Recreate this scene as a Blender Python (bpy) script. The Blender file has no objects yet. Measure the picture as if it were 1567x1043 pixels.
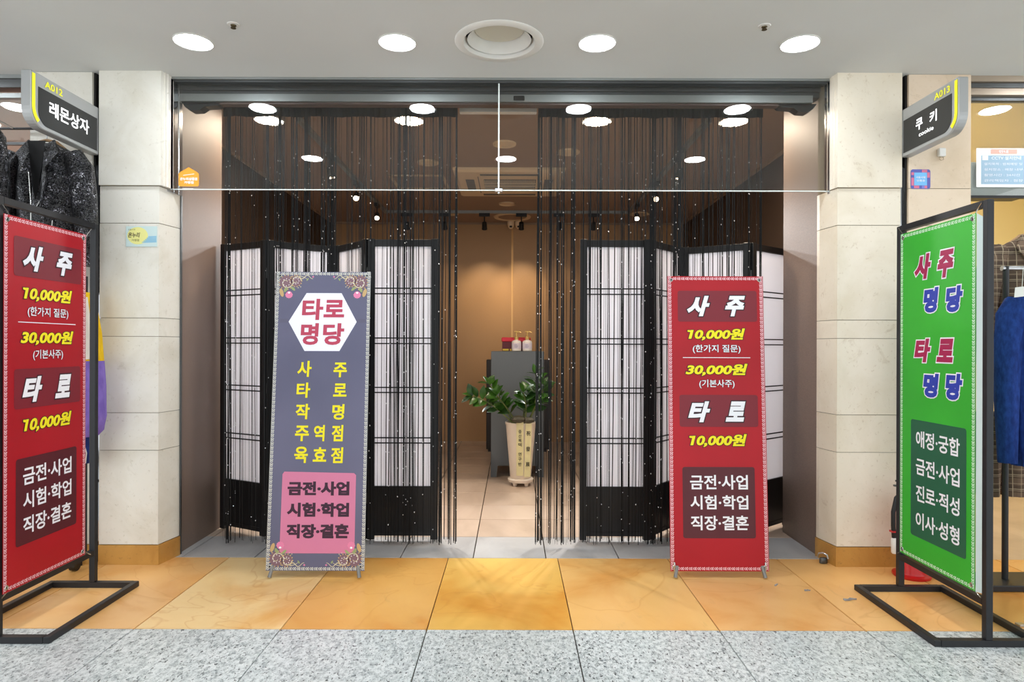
import bpy, math, random
from mathutils import Vector, Matrix
random.seed(7)
SC = bpy.context.scene
COL = SC.collection
PI = math.pi
H, F = 1.163, 1005.0          # camera height (m), focal length in pixels of the 1567 px wide frame

# ---------------------------------------------------------------- camera, world, exposure
cd = bpy.data.cameras.new('camera')
cam = bpy.data.objects.new('camera', cd); COL.objects.link(cam)
cam.location = (0, 0, H); cam.rotation_euler = (math.radians(90), math.radians(-0.17), 0)
cd.sensor_width = 36; cd.lens = 36 * F / 1567; cd.shift_y = 7.5 / 1567; cd.clip_start = .05
SC.camera = cam
w = bpy.data.worlds.new('world'); SC.world = w; w.use_nodes = True
bg = w.node_tree.nodes['Background']; bg.inputs[0].default_value = (.95, .98, 1, 1); bg.inputs[1].default_value = 1.75
SC.view_settings.view_transform = 'Standard'; SC.view_settings.look = 'None'
SC.view_settings.exposure = 0.0; SC.view_settings.gamma = 1; SC.view_settings.use_curve_mapping = False
LED = 105.0      # corridor downlight diffusers
WARM = 230.0      # warm downlights inside the shop
SPOT = 36.0    # track heads

# ---------------------------------------------------------------- helpers
def lin(c):
    return tuple(((v / 255) / 12.92 if v / 255 <= .04045 else ((v / 255 + .055) / 1.055) ** 2.4) for v in c) + (1,)

def mat(name, rgb, rough=.5, metal=0., spec=.5, emit=None, es=0., coat=0.):
    m = bpy.data.materials.new(name); m.use_nodes = True
    b = m.node_tree.nodes['Principled BSDF']
    b.inputs['Base Color'].default_value = lin(rgb); b.inputs['Roughness'].default_value = rough
    b.inputs['Metallic'].default_value = metal; b.inputs['Specular IOR Level'].default_value = spec
    b.inputs['Coat Weight'].default_value = coat
    if emit:
        b.inputs['Emission Color'].default_value = lin(emit); b.inputs['Emission Strength'].default_value = es
    return m

class NT:
    """small wrapper to wire nodes"""
    def __init__(s, m): s.t = m.node_tree; s.b = s.t.nodes['Principled BSDF']
    def n(s, kind, **kw):
        x = s.t.nodes.new(kind)
        for k, v in kw.items():
            if k.startswith('i_'):
                x.inputs[k[2:].replace('_', ' ')].default_value = v
            else: setattr(x, k, v)
        return x
    def l(s, a, b): s.t.links.new(a, b)
    def coord(s, scale=(1, 1, 1), kind='Object', jitter=True):
        tc = s.n('ShaderNodeTexCoord'); mp = s.n('ShaderNodeMapping'); mp.inputs['Scale'].default_value = scale
        s.l(tc.outputs[kind], mp.inputs['Vector'])
        if jitter:
            oi = s.n('ShaderNodeObjectInfo'); mu = s.n('ShaderNodeMath', operation='MULTIPLY'); mu.inputs[1].default_value = 37.
            s.l(oi.outputs['Random'], mu.inputs[0]); s.l(mu.outputs[0], mp.inputs['Location'])
        return mp.outputs[0]
    def noise(s, vec, scale, detail=4, rough=.6, dist=0):
        x = s.n('ShaderNodeTexNoise'); x.inputs['Scale'].default_value = scale; x.inputs['Detail'].default_value = detail
        x.inputs['Roughness'].default_value = rough; x.inputs['Distortion'].default_value = dist
        s.l(vec, x.inputs['Vector']); return x.outputs['Fac']
    def ramp(s, fac, stops):
        r = s.n('ShaderNodeValToRGB'); e = r.color_ramp.elements
        while len(e) < len(stops): e.new(.5)
        for k, (p, c) in enumerate(stops): e[k].position = p; e[k].color = c if len(c) == 4 else lin(c)
        s.l(fac, r.inputs[0]); return r.outputs[0]
    def mix(s, fac, a, b, blend='MIX'):
        x = s.n('ShaderNodeMix', data_type='RGBA', blend_type=blend)
        if isinstance(fac, float): x.inputs[0].default_value = fac
        else: s.l(fac, x.inputs[0])
        for v, i in ((a, 6), (b, 7)):
            if isinstance(v, tuple): x.inputs[i].default_value = v
            else: s.l(v, x.inputs[i])
        return x.outputs[2]
    def bump(s, h, strength=.2, dist=.002):
        b = s.n('ShaderNodeBump'); b.inputs['Strength'].default_value = strength; b.inputs['Distance'].default_value = dist
        s.l(h, b.inputs['Height']); s.l(b.outputs[0], s.b.inputs['Normal'])
    def color(s, c): s.l(c, s.b.inputs['Base Color'])

def G(v): return (v, v, v, 1)

def glass_mat(name, tint=(1, 1, 1, 1), gloss=1.0):
    m = bpy.data.materials.new(name); m.use_nodes = True; t = m.node_tree
    t.nodes.remove(t.nodes['Principled BSDF']); out = t.nodes['Material Output']
    a = t.nodes.new('ShaderNodeBsdfTransparent'); a.inputs[0].default_value = tint
    g = t.nodes.new('ShaderNodeBsdfGlossy'); g.inputs['Roughness'].default_value = .01
    f = t.nodes.new('ShaderNodeFresnel'); f.inputs[0].default_value = 1.5
    mu = t.nodes.new('ShaderNodeMath'); mu.operation = 'MULTIPLY'; mu.inputs[1].default_value = gloss
    mx = t.nodes.new('ShaderNodeMixShader')
    t.links.new(f.outputs[0], mu.inputs[0]); t.links.new(mu.outputs[0], mx.inputs[0])
    t.links.new(a.outputs[0], mx.inputs[1]); t.links.new(g.outputs[0], mx.inputs[2]); t.links.new(mx.outputs[0], out.inputs[0])
    return m

ORG = {}      # world origin of every object built here
class MB:
    def __init__(s, M=None): s.v = []; s.f = []; s.mi = []; s.M = M
    def add(s, vs, fs, mi=0):
        b = len(s.v)
        s.v += [tuple(s.M @ Vector(p)) if s.M else tuple(p) for p in vs]
        s.f += [tuple(b + i for i in f) for f in fs]; s.mi += [mi] * len(fs); return s
    def box(s, x0, x1, y0, y1, z0, z1, mi=0):
        x0, x1 = sorted((x0, x1)); y0, y1 = sorted((y0, y1)); z0, z1 = sorted((z0, z1))
        return s.add([(x0, y0, z0), (x1, y0, z0), (x1, y1, z0), (x0, y1, z0), (x0, y0, z1), (x1, y0, z1), (x1, y1, z1), (x0, y1, z1)],
              [(0, 3, 2, 1), (4, 5, 6, 7), (0, 1, 5, 4), (1, 2, 6, 5), (2, 3, 7, 6), (3, 0, 4, 7)], mi)
    def cbox(s, x0, x1, y0, y1, z0, z1, c=.003, mi=0):
        """box with chamfered edges on the four vertical and the front/back rims"""
        def ring(z, k): return [(x0 + k + c, y0 + k, z), (x1 - k - c, y0 + k, z), (x1 - k, y0 + k + c, z), (x1 - k, y1 - k - c, z),
                                (x1 - k - c, y1 - k, z), (x0 + k + c, y1 - k, z), (x0 + k, y1 - k - c, z), (x0 + k, y0 + k + c, z)]
        return s.loft([ring(z0, c), ring(z0 + c, 0), ring(z1 - c, 0), ring(z1, c)], mi)
    def loft(s, rings, mi=0, caps=True):
        n = len(rings[0]); vs = [p for r in rings for p in r]; fs = []
        for k in range(len(rings) - 1):
            for i in range(n):
                j = (i + 1) % n
                fs.append((k * n + i, k * n + j, (k + 1) * n + j, (k + 1) * n + i))
        if caps: fs += [tuple(range(n - 1, -1, -1)), tuple((len(rings) - 1) * n + i for i in range(n))]
        return s.add(vs, fs, mi)
    def tube(s, path, r, n=8, mi=0):
        path = [Vector(p) for p in path]; rs = r if isinstance(r, (list, tuple)) else [r] * len(path)
        up = None; rings = []
        for k, p in enumerate(path):
            d = (path[min(k + 1, len(path) - 1)] - path[max(k - 1, 0)]).normalized()
            if up is None:
                up = Vector((0, 0, 1)) if abs(d.z) < .9 else Vector((1, 0, 0))
            a = d.cross(up).normalized(); b = a.cross(d).normalized(); up = b
            rings.append([tuple(p + rs[k] * (math.cos(2 * PI * i / n) * a + math.sin(2 * PI * i / n) * b)) for i in range(n)])
        return s.loft(rings, mi)
    def lathe(s, prof, c, n=24, mi=0, sx=1, sy=1):
        rings = [[(c[0] + r * sx * math.cos(2 * PI * i / n), c[1] + r * sy * math.sin(2 * PI * i / n), c[2] + z) for i in range(n)] for r, z in prof]
        return s.loft(rings, mi)
    def disc(s, c, r, n=32, mi=0, ry=None):
        ry = ry or r
        return s.add([(c[0] + r * math.cos(2 * PI * i / n), c[1] + ry * math.sin(2 * PI * i / n), c[2]) for i in range(n)], [tuple(range(n))], mi)
    def poly(s, pts, z=0, mi=0):
        return s.add([(p[0], p[1], z) for p in pts], [tuple(range(len(pts)))], mi)
    def prism(s, pts, axis, a, b, mi=0):
        """2-D outline extruded along an axis (0 x, 1 y, 2 z)"""
        def mk(p, t):
            q = list(p); q.insert(axis, t); return tuple(q)
        return s.loft([[mk(p, a) for p in pts], [mk(p, b) for p in pts]], mi)
    def build(s, name, mats, parent=None, smooth=False, color=None):
        me = bpy.data.meshes.new(name)
        po = ORG[parent.name] if parent else Vector((0, 0, 0))
        me.from_pydata([tuple(Vector(p) - po) for p in s.v], [], s.f)
        for m in (mats if isinstance(mats, (list, tuple)) else [mats]): me.materials.append(m)
        me.polygons.foreach_set('material_index', s.mi)
        if smooth:
            me.polygons.foreach_set('use_smooth', [True] * len(me.polygons))
            try: me.set_sharp_from_angle(angle=math.radians(40))
            except Exception: pass
        me.update()
        o = bpy.data.objects.new(name, me); COL.objects.link(o)
        if parent: o.parent = parent
        ORG[o.name] = po.copy()
        if color: o.color = lin(color)
        return o

def thing(name, label, cat, loc=(0, 0, 0), group=None):
    o = bpy.data.objects.new(name, None); COL.objects.link(o); o.location = loc; o.empty_display_size = .1
    ORG[o.name] = Vector(loc); o['label'] = label; o['category'] = cat
    if group: o['group'] = group
    return o
def tag(o, label, cat, group=None, kind=None):
    o['label'] = label; o['category'] = cat
    if group: o['group'] = group
    if kind: o['kind'] = kind
    return o
def struct(o, label=None):
    o['kind'] = 'structure'
    if label: o['label'] = label
    return o
def sempty(name, label=None):
    o = bpy.data.objects.new(name, None); COL.objects.link(o); ORG[o.name] = Vector((0, 0, 0)); return struct(o, label)
def dup(root, loc, label=None, group=None):
    r = root.copy(); COL.objects.link(r); r.location = loc
    if label: r['label'] = label
    if group: r['group'] = group
    for ch in list(root.children):
        c = ch.copy(); COL.objects.link(c); c.parent = r
        for g in list(ch.children):
            d = g.copy(); COL.objects.link(d); d.parent = c
    return r

# lettering: outlines of the built-in font turned into mesh, fitted to a box in a (u, v) plane
TC = {}
def text_geo(s, bold, shear):
    key = (s, bold, shear)
    if key in TC: return TC[key]
    c = bpy.data.curves.new('lettering', 'FONT'); c.body = s; c.size = 1; c.shear = shear; c.resolution_u = 3
    c.bevel_depth = bold; c.bevel_resolution = 0; c.fill_mode = 'BOTH'
    o = bpy.data.objects.new('lettering', c); COL.objects.link(o)
    me = o.evaluated_get(bpy.context.evaluated_depsgraph_get()).to_mesh()
    vs = [tuple(v.co) for v in me.vertices]; fs = [tuple(p.vertices) for p in me.polygons]
    bpy.data.objects.remove(o); bpy.data.curves.remove(c)
    TC[key] = (vs, fs); return TC[key]
def put_text(mb, s, u0, u1, v0, v1, n=.001, bold=.02, shear=0., mi=0, ref=None):
    """ref: bold value whose bounding box is fitted, so that an outline keeps the letters' place"""
    bs = ref if ref is not None else bold
    rv, _ = text_geo(s, bs, shear)
    a0 = min(p[0] for p in rv); a1 = max(p[0] for p in rv); b0 = min(p[1] for p in rv); b1 = max(p[1] for p in rv)
    flag = s[0] == '1'
    hh = b1 - b0
    if flag: a0 -= .13 * hh
    kx = (u1 - u0) / (a1 - a0); ky = (v1 - v0) / (b1 - b0)
    vs, fs = text_geo(s, bold, shear)
    mb.add([(u0 + (x - a0) * kx, v0 + (y - b0) * ky, n + z * .004) for x, y, z in vs], fs, mi)
    if flag:
        e = bold - bs; sh = shear * .3
        x0 = a0 + .13 * hh + .1 * shear; t = b0 + .885 * hh + e * 0
        q = [(x0 + .62 * sh + .08, b1 - hh * .145 + e), (x0 + .55 * sh + .08, t - .2 * hh - e), (x0 - .1 + .4 * sh - e, t - .16 * hh - e), (x0 - .1 + .5 * sh - e, t - .03 * hh + e)]
        q = [(p[0], p[1]) for p in q]
        mb.add([(u0 + (x - a0) * kx, v0 + (y - b0) * ky, n) for x, y in q], [(0, 1, 2, 3)], mi)

def rrect(x0, x1, y0, y1, r, n=5):
    pts = []
    for cx, cy, a in ((x1 - r, y1 - r, 0), (x0 + r, y1 - r, 90), (x0 + r, y0 + r, 180), (x1 - r, y0 + r, 270)):
        for k in range(n + 1):
            t = math.radians(a + 90 * k / n); pts.append((cx + r * math.cos(t), cy + r * math.sin(t)))
    return pts
def frame_mat(o, U, V):
    U = Vector(U).normalized(); V = Vector(V).normalized(); N = U.cross(V)
    return Matrix(((U.x, V.x, N.x, o[0]), (U.y, V.y, N.y, o[1]), (U.z, V.z, N.z, o[2]), (0, 0, 0, 1)))

# ---------------------------------------------------------------- materials
M = {}
def stone_mat(name, base, dark, vein):
    m = mat(name, base, .38); t = NT(m); c = t.coord()
    a = t.ramp(t.noise(c, 3.2, 6, .6, .6), [(.3, dark), (.55, base), (.8, base)])
    v = t.ramp(t.noise(c, 5.5, 8, .72, 1.8), [(.0, G(0)), (.60, G(0)), (.70, G(.55)), (.78, G(0))])
    sp = t.ramp(t.noise(c, 60, 3, .6), [(.62, G(0)), (.75, G(.5))])
    x = t.mix(v, a, lin(vein)); x = t.mix(sp, x, lin(vein)); t.color(x); return m
M['stone'] = stone_mat('cream_marble', (232, 228, 217), (219, 213, 198), (188, 180, 160))
M['stone_warm'] = stone_mat('warm_cream_marble', (230, 210, 186), (218, 196, 168), (196, 172, 142))
M['stone_mid'] = stone_mat('pale_cream_marble', (234, 224, 205), (223, 211, 188), (190, 170, 140))
M['grout'] = mat('grout', (128, 118, 98), .9)
M['base_marble'] = stone_mat('ochre_marble', (196, 146, 72), (168, 116, 48), (120, 84, 40))

m = mat('granite', (200, 204, 204), .3); t = NT(m)
cg = t.coord((1, .62, 1))
a = t.ramp(t.noise(cg, 62, 5, .8, .2), [(.34, (120, 128, 130)), (.44, (172, 179, 179)), (.54, (206, 211, 210)), (.7, (222, 225, 225))])
sp = t.ramp(t.noise(t.coord((1, .5, 1)), 105, 3, .65, .1), [(.36, G(1)), (.405, G(0))])
sp2 = t.ramp(t.noise(t.coord((.8, .6, 1)), 38, 5, .75, .3), [(.33, G(.8)), (.40, G(0))])
t.color(t.mix(sp2, t.mix(sp, a, lin((46, 52, 54))), lin((92, 100, 102)))); M['granite'] = m

m = mat('sandstone', (226, 172, 92), .3, spec=.45); t = NT(m); c = t.coord()
oi = t.n('ShaderNodeObjectInfo')
x = t.mix(1., oi.outputs['Color'], t.ramp(t.noise(t.coord((1, .8, 1)), 1.6, 5, .55, .9), [(.3, (232, 196, 146)), (.5, (248, 240, 228)), (.7, (255, 255, 255))]), 'MULTIPLY')
v2 = t.ramp(t.noise(t.coord((1, 1.3, 1)), 1.1, 3, .5, 1.2), [(.487, G(0)), (.5, G(.32)), (.507, G(0))])
x = t.mix(v2, x, lin((196, 128, 52)))
sp = t.ramp(t.noise(t.coord((1, .6, 1)), 9, 6, .7, .8), [(.60, G(0)), (.74, G(.22))])
t.color(t.mix(sp, x, lin((150, 116, 70)))); M['sandstone'] = m

m = mat('ceramic', (196, 176, 158), .3); t = NT(m)
t.color(t.ramp(t.noise(t.coord((1, .5, 1)), 3, 6, .6, .8), [(.3, (178, 156, 136)), (.55, (198, 176, 156)), (.8, (206, 186, 168))])); M['ceramic'] = m  # tan of the warm shop light mixed into the tile colour
m = mat('ceramic_cool_lit', (204, 200, 196), .33); t = NT(m)
t.color(t.ramp(t.noise(t.coord((1, .5, 1)), 3, 6, .6, .8), [(.3, (152, 151, 150)), (.55, (178, 176, 174)), (.8, (188, 187, 185))])); M['ceramic_cool_lit'] = m  # same tile, front row: cool corridor light put into its grey
M['joint'] = mat('floor_joint', (74, 62, 48), .9)

m = mat('ceiling_paint', (214, 215, 214), .85); t = NT(m)
t.color(t.ramp(t.noise(t.coord(jitter=False), 1.1, 3), [(.3, (208, 210, 208)), (.7, (214, 216, 214))])); M['ceiling'] = m
M['ceiling_in'] = mat('shop_ceiling_paint', (150, 124, 104), .8)

def wallpaper(name, rgb, rgb2, rough=.55):
    m = mat(name, rgb, rough); t = NT(m); n1 = t.noise(t.coord((1, 1, 6), jitter=False), 90, 3, .7)
    t.color(t.ramp(n1, [(.3, rgb2), (.7, rgb)])); t.bump(n1, .35, .002); return m
M['wallpaper'] = wallpaper('brown_wallpaper', (132, 112, 100), (108, 92, 82))
M['gold'] = wallpaper('bronze_wall_panel', (186, 146, 100), (168, 130, 88), .42)
M['brown'] = wallpaper('dark_brown_wall', (72, 56, 46), (58, 46, 38))
M['steel'] = mat('brushed_steel', (196, 198, 200), .28, 1.)
M['steel_dark'] = mat('dark_anodised_aluminium', (92, 94, 94), .42, .8)
M['alu'] = mat('grey_aluminium', (150, 154, 152), .45, .6)
M['jamb'] = mat('polished_jamb_steel', (206, 208, 212), .16, 1.)
M['mirror'] = mat('mirror_steel', (170, 172, 176), .08, 1.)
M['black_metal'] = mat('black_powder_coated_steel', (36, 37, 40), .42, .2)
M['black_wood'] = mat('black_lacquered_wood', (20, 20, 22), .4)
M['black'] = mat('black_plastic', (16, 16, 17), .4)
M['white'] = mat('white_plastic', (232, 230, 224), .4)
M['glass'] = glass_mat('transom_glass', (.97, .975, .97, 1), 1.15)
M['edge'] = mat('bright_glass_edge', (228, 236, 232), .2)
M['led'] = mat('led_diffuser', (255, 255, 255), .5, emit=(240, 247, 255), es=LED)
M['warm_led'] = mat('warm_led_diffuser', (255, 240, 215), .5, emit=(255, 236, 212), es=WARM)
M['spot_lens'] = mat('spot_lens', (255, 240, 215), .5, emit=(255, 226, 188), es=12)
M['trimwhite'] = mat('white_fixture_trim', (226, 225, 220), .45)
M['beige'] = mat('beige_fixture_plastic', (214, 188, 150), .5)
M['grille'] = mat('grey_grille', (92, 88, 84), .6)

# paper of the folding screens: thin white paper that lets some light through
m = bpy.data.materials.new('screen_paper'); m.use_nodes = True; t = NT(m)
t.b.inputs['Base Color'].default_value = lin((243, 243, 246)); t.b.inputs['Roughness'].default_value = .8
tr = t.n('ShaderNodeBsdfTranslucent'); tr.inputs[0].default_value = lin((243, 242, 246)); mx = t.n('ShaderNodeMixShader'); mx.inputs[0].default_value = .55
out = t.t.nodes['Material Output']; t.l(t.b.outputs[0], mx.inputs[1]); t.l(tr.outputs[0], mx.inputs[2]); t.l(mx.outputs[0], out.inputs[0]); M['paper'] = m
M['thread'] = mat('black_satin_thread', (9, 9, 10), .5, spec=.25)
M['bead'] = mat('clear_bead', (250, 250, 252), .25, .3)

# ---------------------------------------------------------------- geometry of the place
XL, XR = -1.855, 1.705           # faces of the entrance reveals
YS = 3.602                       # line where the sandstone meets the shop floor
ZC = 2.61                        # corridor ceiling
RX0, RX1, RY1, RZ = -2.18, 2.07, 8.0, 2.66   # shop room

# --- floor
fl = sempty('floor', 'mall floor of grey granite slabs, ochre sandstone slabs and pale shop tiles')
MB().box(-4.6, 4.6, -3.5, 8.3, -.06, -.012).build('screed', M['joint'], fl)
def slab(x0, x1, y0, y1, m, col=None, g=.0022):
    mb = MB(); c = .0015
    mb.cbox(x0 + g, x1 - g, y0 + g, y1 - g, -.012, 0, c)
    return mb.build('tile', m, fl, color=col)
sand = {-6: (226, 176, 110), -5: (228, 180, 108), -4: (226, 176, 108), -3: (232, 188, 128), -2: (240, 212, 158), -1: (222, 172, 96), 0: (228, 184, 98), 1: (230, 186, 118),
        2: (232, 184, 122), 3: (238, 188, 122), 4: (230, 182, 112), 5: (226, 176, 110), 6: (226, 170, 100)}
for i in range(-6, 7):
    x0 = -.346 + .6 * i; x0, x1 = x0, x0 + .6
    slab(x0, x1, 2.693, YS, M['sandstone'], sand.get(i, (228, 178, 100)))
    for k in range(7):
        slab(x0, x1, 2.693 - .9 * (k + 1), 2.693 - .9 * k, M['granite'])
for i in range(11):
    x0 = RX0 + .4 * i - .03
    for k in range(11):
        a, b = YS + .4 * k, min(YS + .4 * (k + 1), 8.0)
        xa, xb = max(x0, RX0), min(x0 + .4, RX1)
        if k == 0: xa, xb = max(xa, XL - .1), min(xb, XR + .1)
        if xb - xa > .05: slab(xa, xb, a, b, M['ceramic_cool_lit'] if k == 0 else M['ceramic'], g=.003)

# --- corridor ceiling with a round hole for the duct outlet
DX, DY, DR = -.065, 3.125, .19
mb = MB()
n = 48; q = .25
ring = [(DX + DR * math.cos(2 * PI * i / n), DY + DR * math.sin(2 * PI * i / n), ZC) for i in range(n)]
sq = []
for i in range(n):
    a = 2 * PI * i / n; ca, sa = math.cos(a), math.sin(a); k = q / max(abs(ca), abs(sa)); sq.append((DX + k * ca, DY + k * sa, ZC))
mb.add(ring + sq, [(i, (i + 1) % n, n + (i + 1) % n, n + i) for i in range(n)])
x0, x1, y0, y1 = -4.6, 4.6, -3.5, 3.55
for a, b, c_, d in ((x0, DX - q, y0, y1), (DX + q, x1, y0, y1), (DX - q, DX + q, y0, DY - q), (DX - q, DX + q, DY + q, y1)):
    mb.add([(a, c_, ZC), (b, c_, ZC), (b, d, ZC), (a, d, ZC)], [(0, 1, 2, 3)])
mb.box(x0, x1, y0, y1, ZC + .14, ZC + .16)
mb.add([(x0, y1, ZC), (x1, y1, ZC), (x1, y1, ZC + .14), (x0, y1, ZC + .14)], [(0, 1, 2, 3)])
struct(mb.build('ceiling', M['ceiling']), 'flat pale grey corridor ceiling')

# --- shop shell
struct(MB().box(-2.6, 2.6, 3.6, 8.2, RZ, RZ + .05).build('ceiling', M['ceiling_in']), 'brown ceiling inside the shop')
wb = sempty('wall_back', 'bronze back wall of the shop')
MB().box(RX0 - .05, -.012, RY1, RY1 + .06, 0, RZ).build('wall_panel', M['gold'], wb)
MB().box(.012, RX1 + .05, RY1 - .02, RY1 + .06, 0, RZ).build('wall_panel', M['gold'], wb)
MB().box(-.012, .012, RY1 + .012, RY1 + .06, 0, RZ).build('lit_joint_strip', mat('lit_edge_paint', (214, 170, 112), .3, .5), wb)  # added strip, coloured bright for the light on the wall's corner edge
struct(MB().box(RX0 - .06, RX0, 4.2, RY1, 0, RZ).box(RX0 - .06, XL - .06, 4.15, 4.19, 0, RZ).build('wall_left', M['brown']), 'dark brown left wall of the shop')
struct(MB().box(RX1, RX1 + .06, 4.13, RY1, 0, RZ).box(XR + .06, RX1 + .06, 4.09, 4.13, 0, RZ).build('wall_right', M['brown']), 'dark brown right wall of the shop')
struct(MB().box(XL - .06, XL, 3.66, 4.19, 0, RZ).build('wall_entrance_left', M['wallpaper']), 'left entrance reveal in textured brown wallpaper')
struct(MB().box(XR, XR + .06, 3.66, 4.13, 0, RZ).build('wall_entrance_right', M['wallpaper']), 'right entrance reveal in textured brown wallpaper')
struct(MB().box(RX0, RX1, RY1 - .03, RY1 - .02, RZ - .025, RZ).box(RX0, RX0 + .015, 4.2, RY1, RZ - .025, RZ).box(RX1 - .015, RX1, 4.14, RY1, RZ - .025, RZ)
       .build('trim_1', mat('ceiling_bead', (150, 124, 98), .5)), 'thin ceiling moulding round the shop')
struct(MB().box(XL, XR, 3.80, 3.83, 2.595, RZ).build('trim_2', M['steel_dark']))

# --- facade: stone pilasters
def pilaster(name, label, xo, xi, xin, mats, s, pj):
    """xo outer edge, xi inner front edge, xin inner back edge; s = +1 for the left one (inner edge to the right)"""
    w = sempty(name, label); yf, yb = 3.48, 3.66
    e = .0018
    def outline(p=0., xin_=xin):
        o = [(xo, yf - p), (xi, yf - p), (xin_, 3.63), (xin_, yb), (xo, yb)]
        return o if s > 0 else o[::-1]
    MB().prism([(xo + s * .004, yf + .004), (xi - s * .004, yf + .004), (xin - s * .004, 3.63), (xin - s * .004, yb), (xo + s * .004, yb)][::s], 2, 0, ZC).build('mortar', M['grout'], w)
    zs = [.105, .605, .803, 1.208, 1.305, 1.807, 2.004]
    for k in range(len(zs) - 1):
        ee = e if k in (0, 2, 4, 5) else .0009
        MB().prism(outline(.0 if k % 2 else .0015), 2, zs[k] + ee, zs[k + 1] - ee).build('stone_block', mats[k % len(mats)], w)
    # upper block projects towards the opening and carries a small cove at its foot
    up = [(xo, yf - .012), (xi + s * pj * .5, yf - .012), (xi + s * pj * .6, yf + .012), (xi + s * pj * .8, yf + .012), (xi + s * pj * .85, yf + .03), (xi + s * pj, yf + .034), (xi + s * pj, 3.6), (xo, 3.6)][::s]
    MB().prism(up, 2, 2.004 + .002, ZC).build('stone_block', mats[0], w)
    bb = [(xo - s * .0, yf - .008), (xi + s * .006, yf - .008), (xin + s * .006, 3.63), (xin + s * .006, yb), (xo, yb)][::s]
    MB().prism(bb, 2, 0, .103).build('plinth_stone', M['base_marble'], w)
    return w
wl = pilaster('wall_left', 'cream marble pilaster left of the entrance', -2.185, -1.872, -1.845, [M['stone']], 1, .030)
wr = pilaster('wall_right', 'cream marble pilaster right of the entrance', 2.057, 1.722, 1.698, [M['stone_mid']], -1, .012)
def column(name, label, x0, x1, mats):
    w = sempty(name, label); yf, yb = 3.485, 3.66
    MB().box(x0 + .004, x1 - .004, yf + .004, yb, 0, ZC).build('mortar', M['grout'], w)
    zs = [.105, .605, .803, 1.305, 1.807, 2.004, ZC]
    for k in range(len(zs) - 1):
        MB().box(x0, x1, yf, yb, zs[k] + .0015, zs[k + 1] - .0015).build('stone_block', mats[k % len(mats)], w)
    MB().box(x0, x1, yf - .008, yb, 0, .103).build('plinth_stone', M['base_marble'], w)
column('wall_left', 'narrow marble column behind the projecting sign on the left', -2.56, -2.232, [M['stone']])
column('wall_right', 'narrow peach marble column behind the projecting sign on the right', 2.102, 2.432, [M['stone_warm']])
for nm, a, b in (('trim_3', -2.232, -2.185), ('trim_4', 2.057, 2.102)):
    mb = MB().box(a, b, 3.56, 3.66, 0, ZC, 0)
    s_ = -1 if a < 0 else 1
    mb.box(a, b, 3.515, 3.56, 0, 2.12, 1)
    xx = a if a < 0 else b - .01
    mb.box(xx, xx + .01, 3.50, 3.56, 0, ZC, 2)
    struct(mb.build(nm, [M['steel_dark'], M['mirror'], M['black']]), 'polished steel cover strip between the stones')

# --- entrance frame, door header and transom
YG = 3.57
struct(MB().box(-1.86, 1.73, 3.545, 3.60, ZC - .012, ZC + .02, 0).box(-1.83, 1.70, 3.555, 3.60, ZC - .024, ZC - .013, 1)
       .box(-1.86, 1.73, 3.60, 3.66, 2.60, ZC + .05, 1).build('trim_5', [M['alu'], M['steel_dark']]), 'grey aluminium head frame over the transom glass')
def jamb(nm, x, s):
    mb = MB(); p = [(0, 3.54), (.026, 3.54), (.026, 3.562), (.023, 3.563), (.023, 3.577), (.026, 3.578), (.027, 3.612), (.022, 3.614), (.022, 3.624), (.028, 3.626), (.028, 3.66), (0, 3.66)]
    pts = [(x + s * a, b) for a, b in p][::s]
    mb.prism(pts, 2, 1.99, ZC - .012, 0)
    p2 = [(.0, 3.632), (.020, 3.632), (.022, 3.645), (.030, 3.646), (.030, 3.66), (.0, 3.66)]
    mb.prism([(x + s * a, b) for a, b in p2][::s], 2, 0, 1.99, 1)
    return struct(mb.build(nm, [M['jamb'], M['steel_dark']]), 'brushed steel door jamb')
jamb('trim_6', -1.868, 1); jamb('trim_7', 1.734, -1)
hd = MB()
hd.box(XL, XR, 3.645, 3.72, 2.545, 2.60, 0)
hd.box(XL, XR, 3.63, 3.645, 2.572, 2.60, 0)
hd.box(XL + .02, XR - .05, 3.622, 3.70, 2.508, 2.548, 1)
hd.box(XL + .05, XR - .06, 3.64, 3.69, 2.498, 2.508, 2)
ho = tag(hd.build('sliding_door_header', [M['steel_dark'], M['alu'], mat('header_underside', (96, 74, 66), .5)]), 'long grey aluminium door header behind the transom glass', 'door header')
sb = MB().cbox(.005, .065, 3.612, 3.626, 2.515, 2.54, .003).build('sensor', M['black'], ho)
sb['label'] = 'small black motion sensor'
for s, x in ((1, XL + .02), (-1, XR - .02)):
    mb = MB(); pts = [(0, 2.508), (.22, 2.508), (.2, 2.49), (.13, 2.485), (.10, 2.465), (.05, 2.462), (.02, 2.48)]
    mb.prism([(x + s * a, z) for a, z in pts], 1, 3.64, 3.70); mb.build('end_cap', M['black'], ho)

wn = sempty('window_1', 'wide frameless glass transom over the entrance')
for a, b, nm in ((-1.841, -.078, 'pane'), (-.072, 1.706, 'pane')):
    MB().box(a, b, YG - .005, YG + .005, 2.009, ZC - .012).build(nm, M['glass'], wn)
MB().box(-1.841, 1.706, YG - .006, YG + .006, 2.005, 2.0095).build('glass_edge', M['edge'], wn)
MB().box(-.079, -.071, YG - .007, YG + .007, 2.01, ZC - .012).build('glass_joint', M['edge'], wn)
MB().cbox(-.096, -.054, YG - .016, YG + .016, 1.998, 2.016, .002).cbox(-.080, -.070, YG - .01, YG + .01, 1.988, 1.999, .002).build('patch_fitting', mat('satin_metal', (214, 218, 220), .25, .7), wn)

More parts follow.
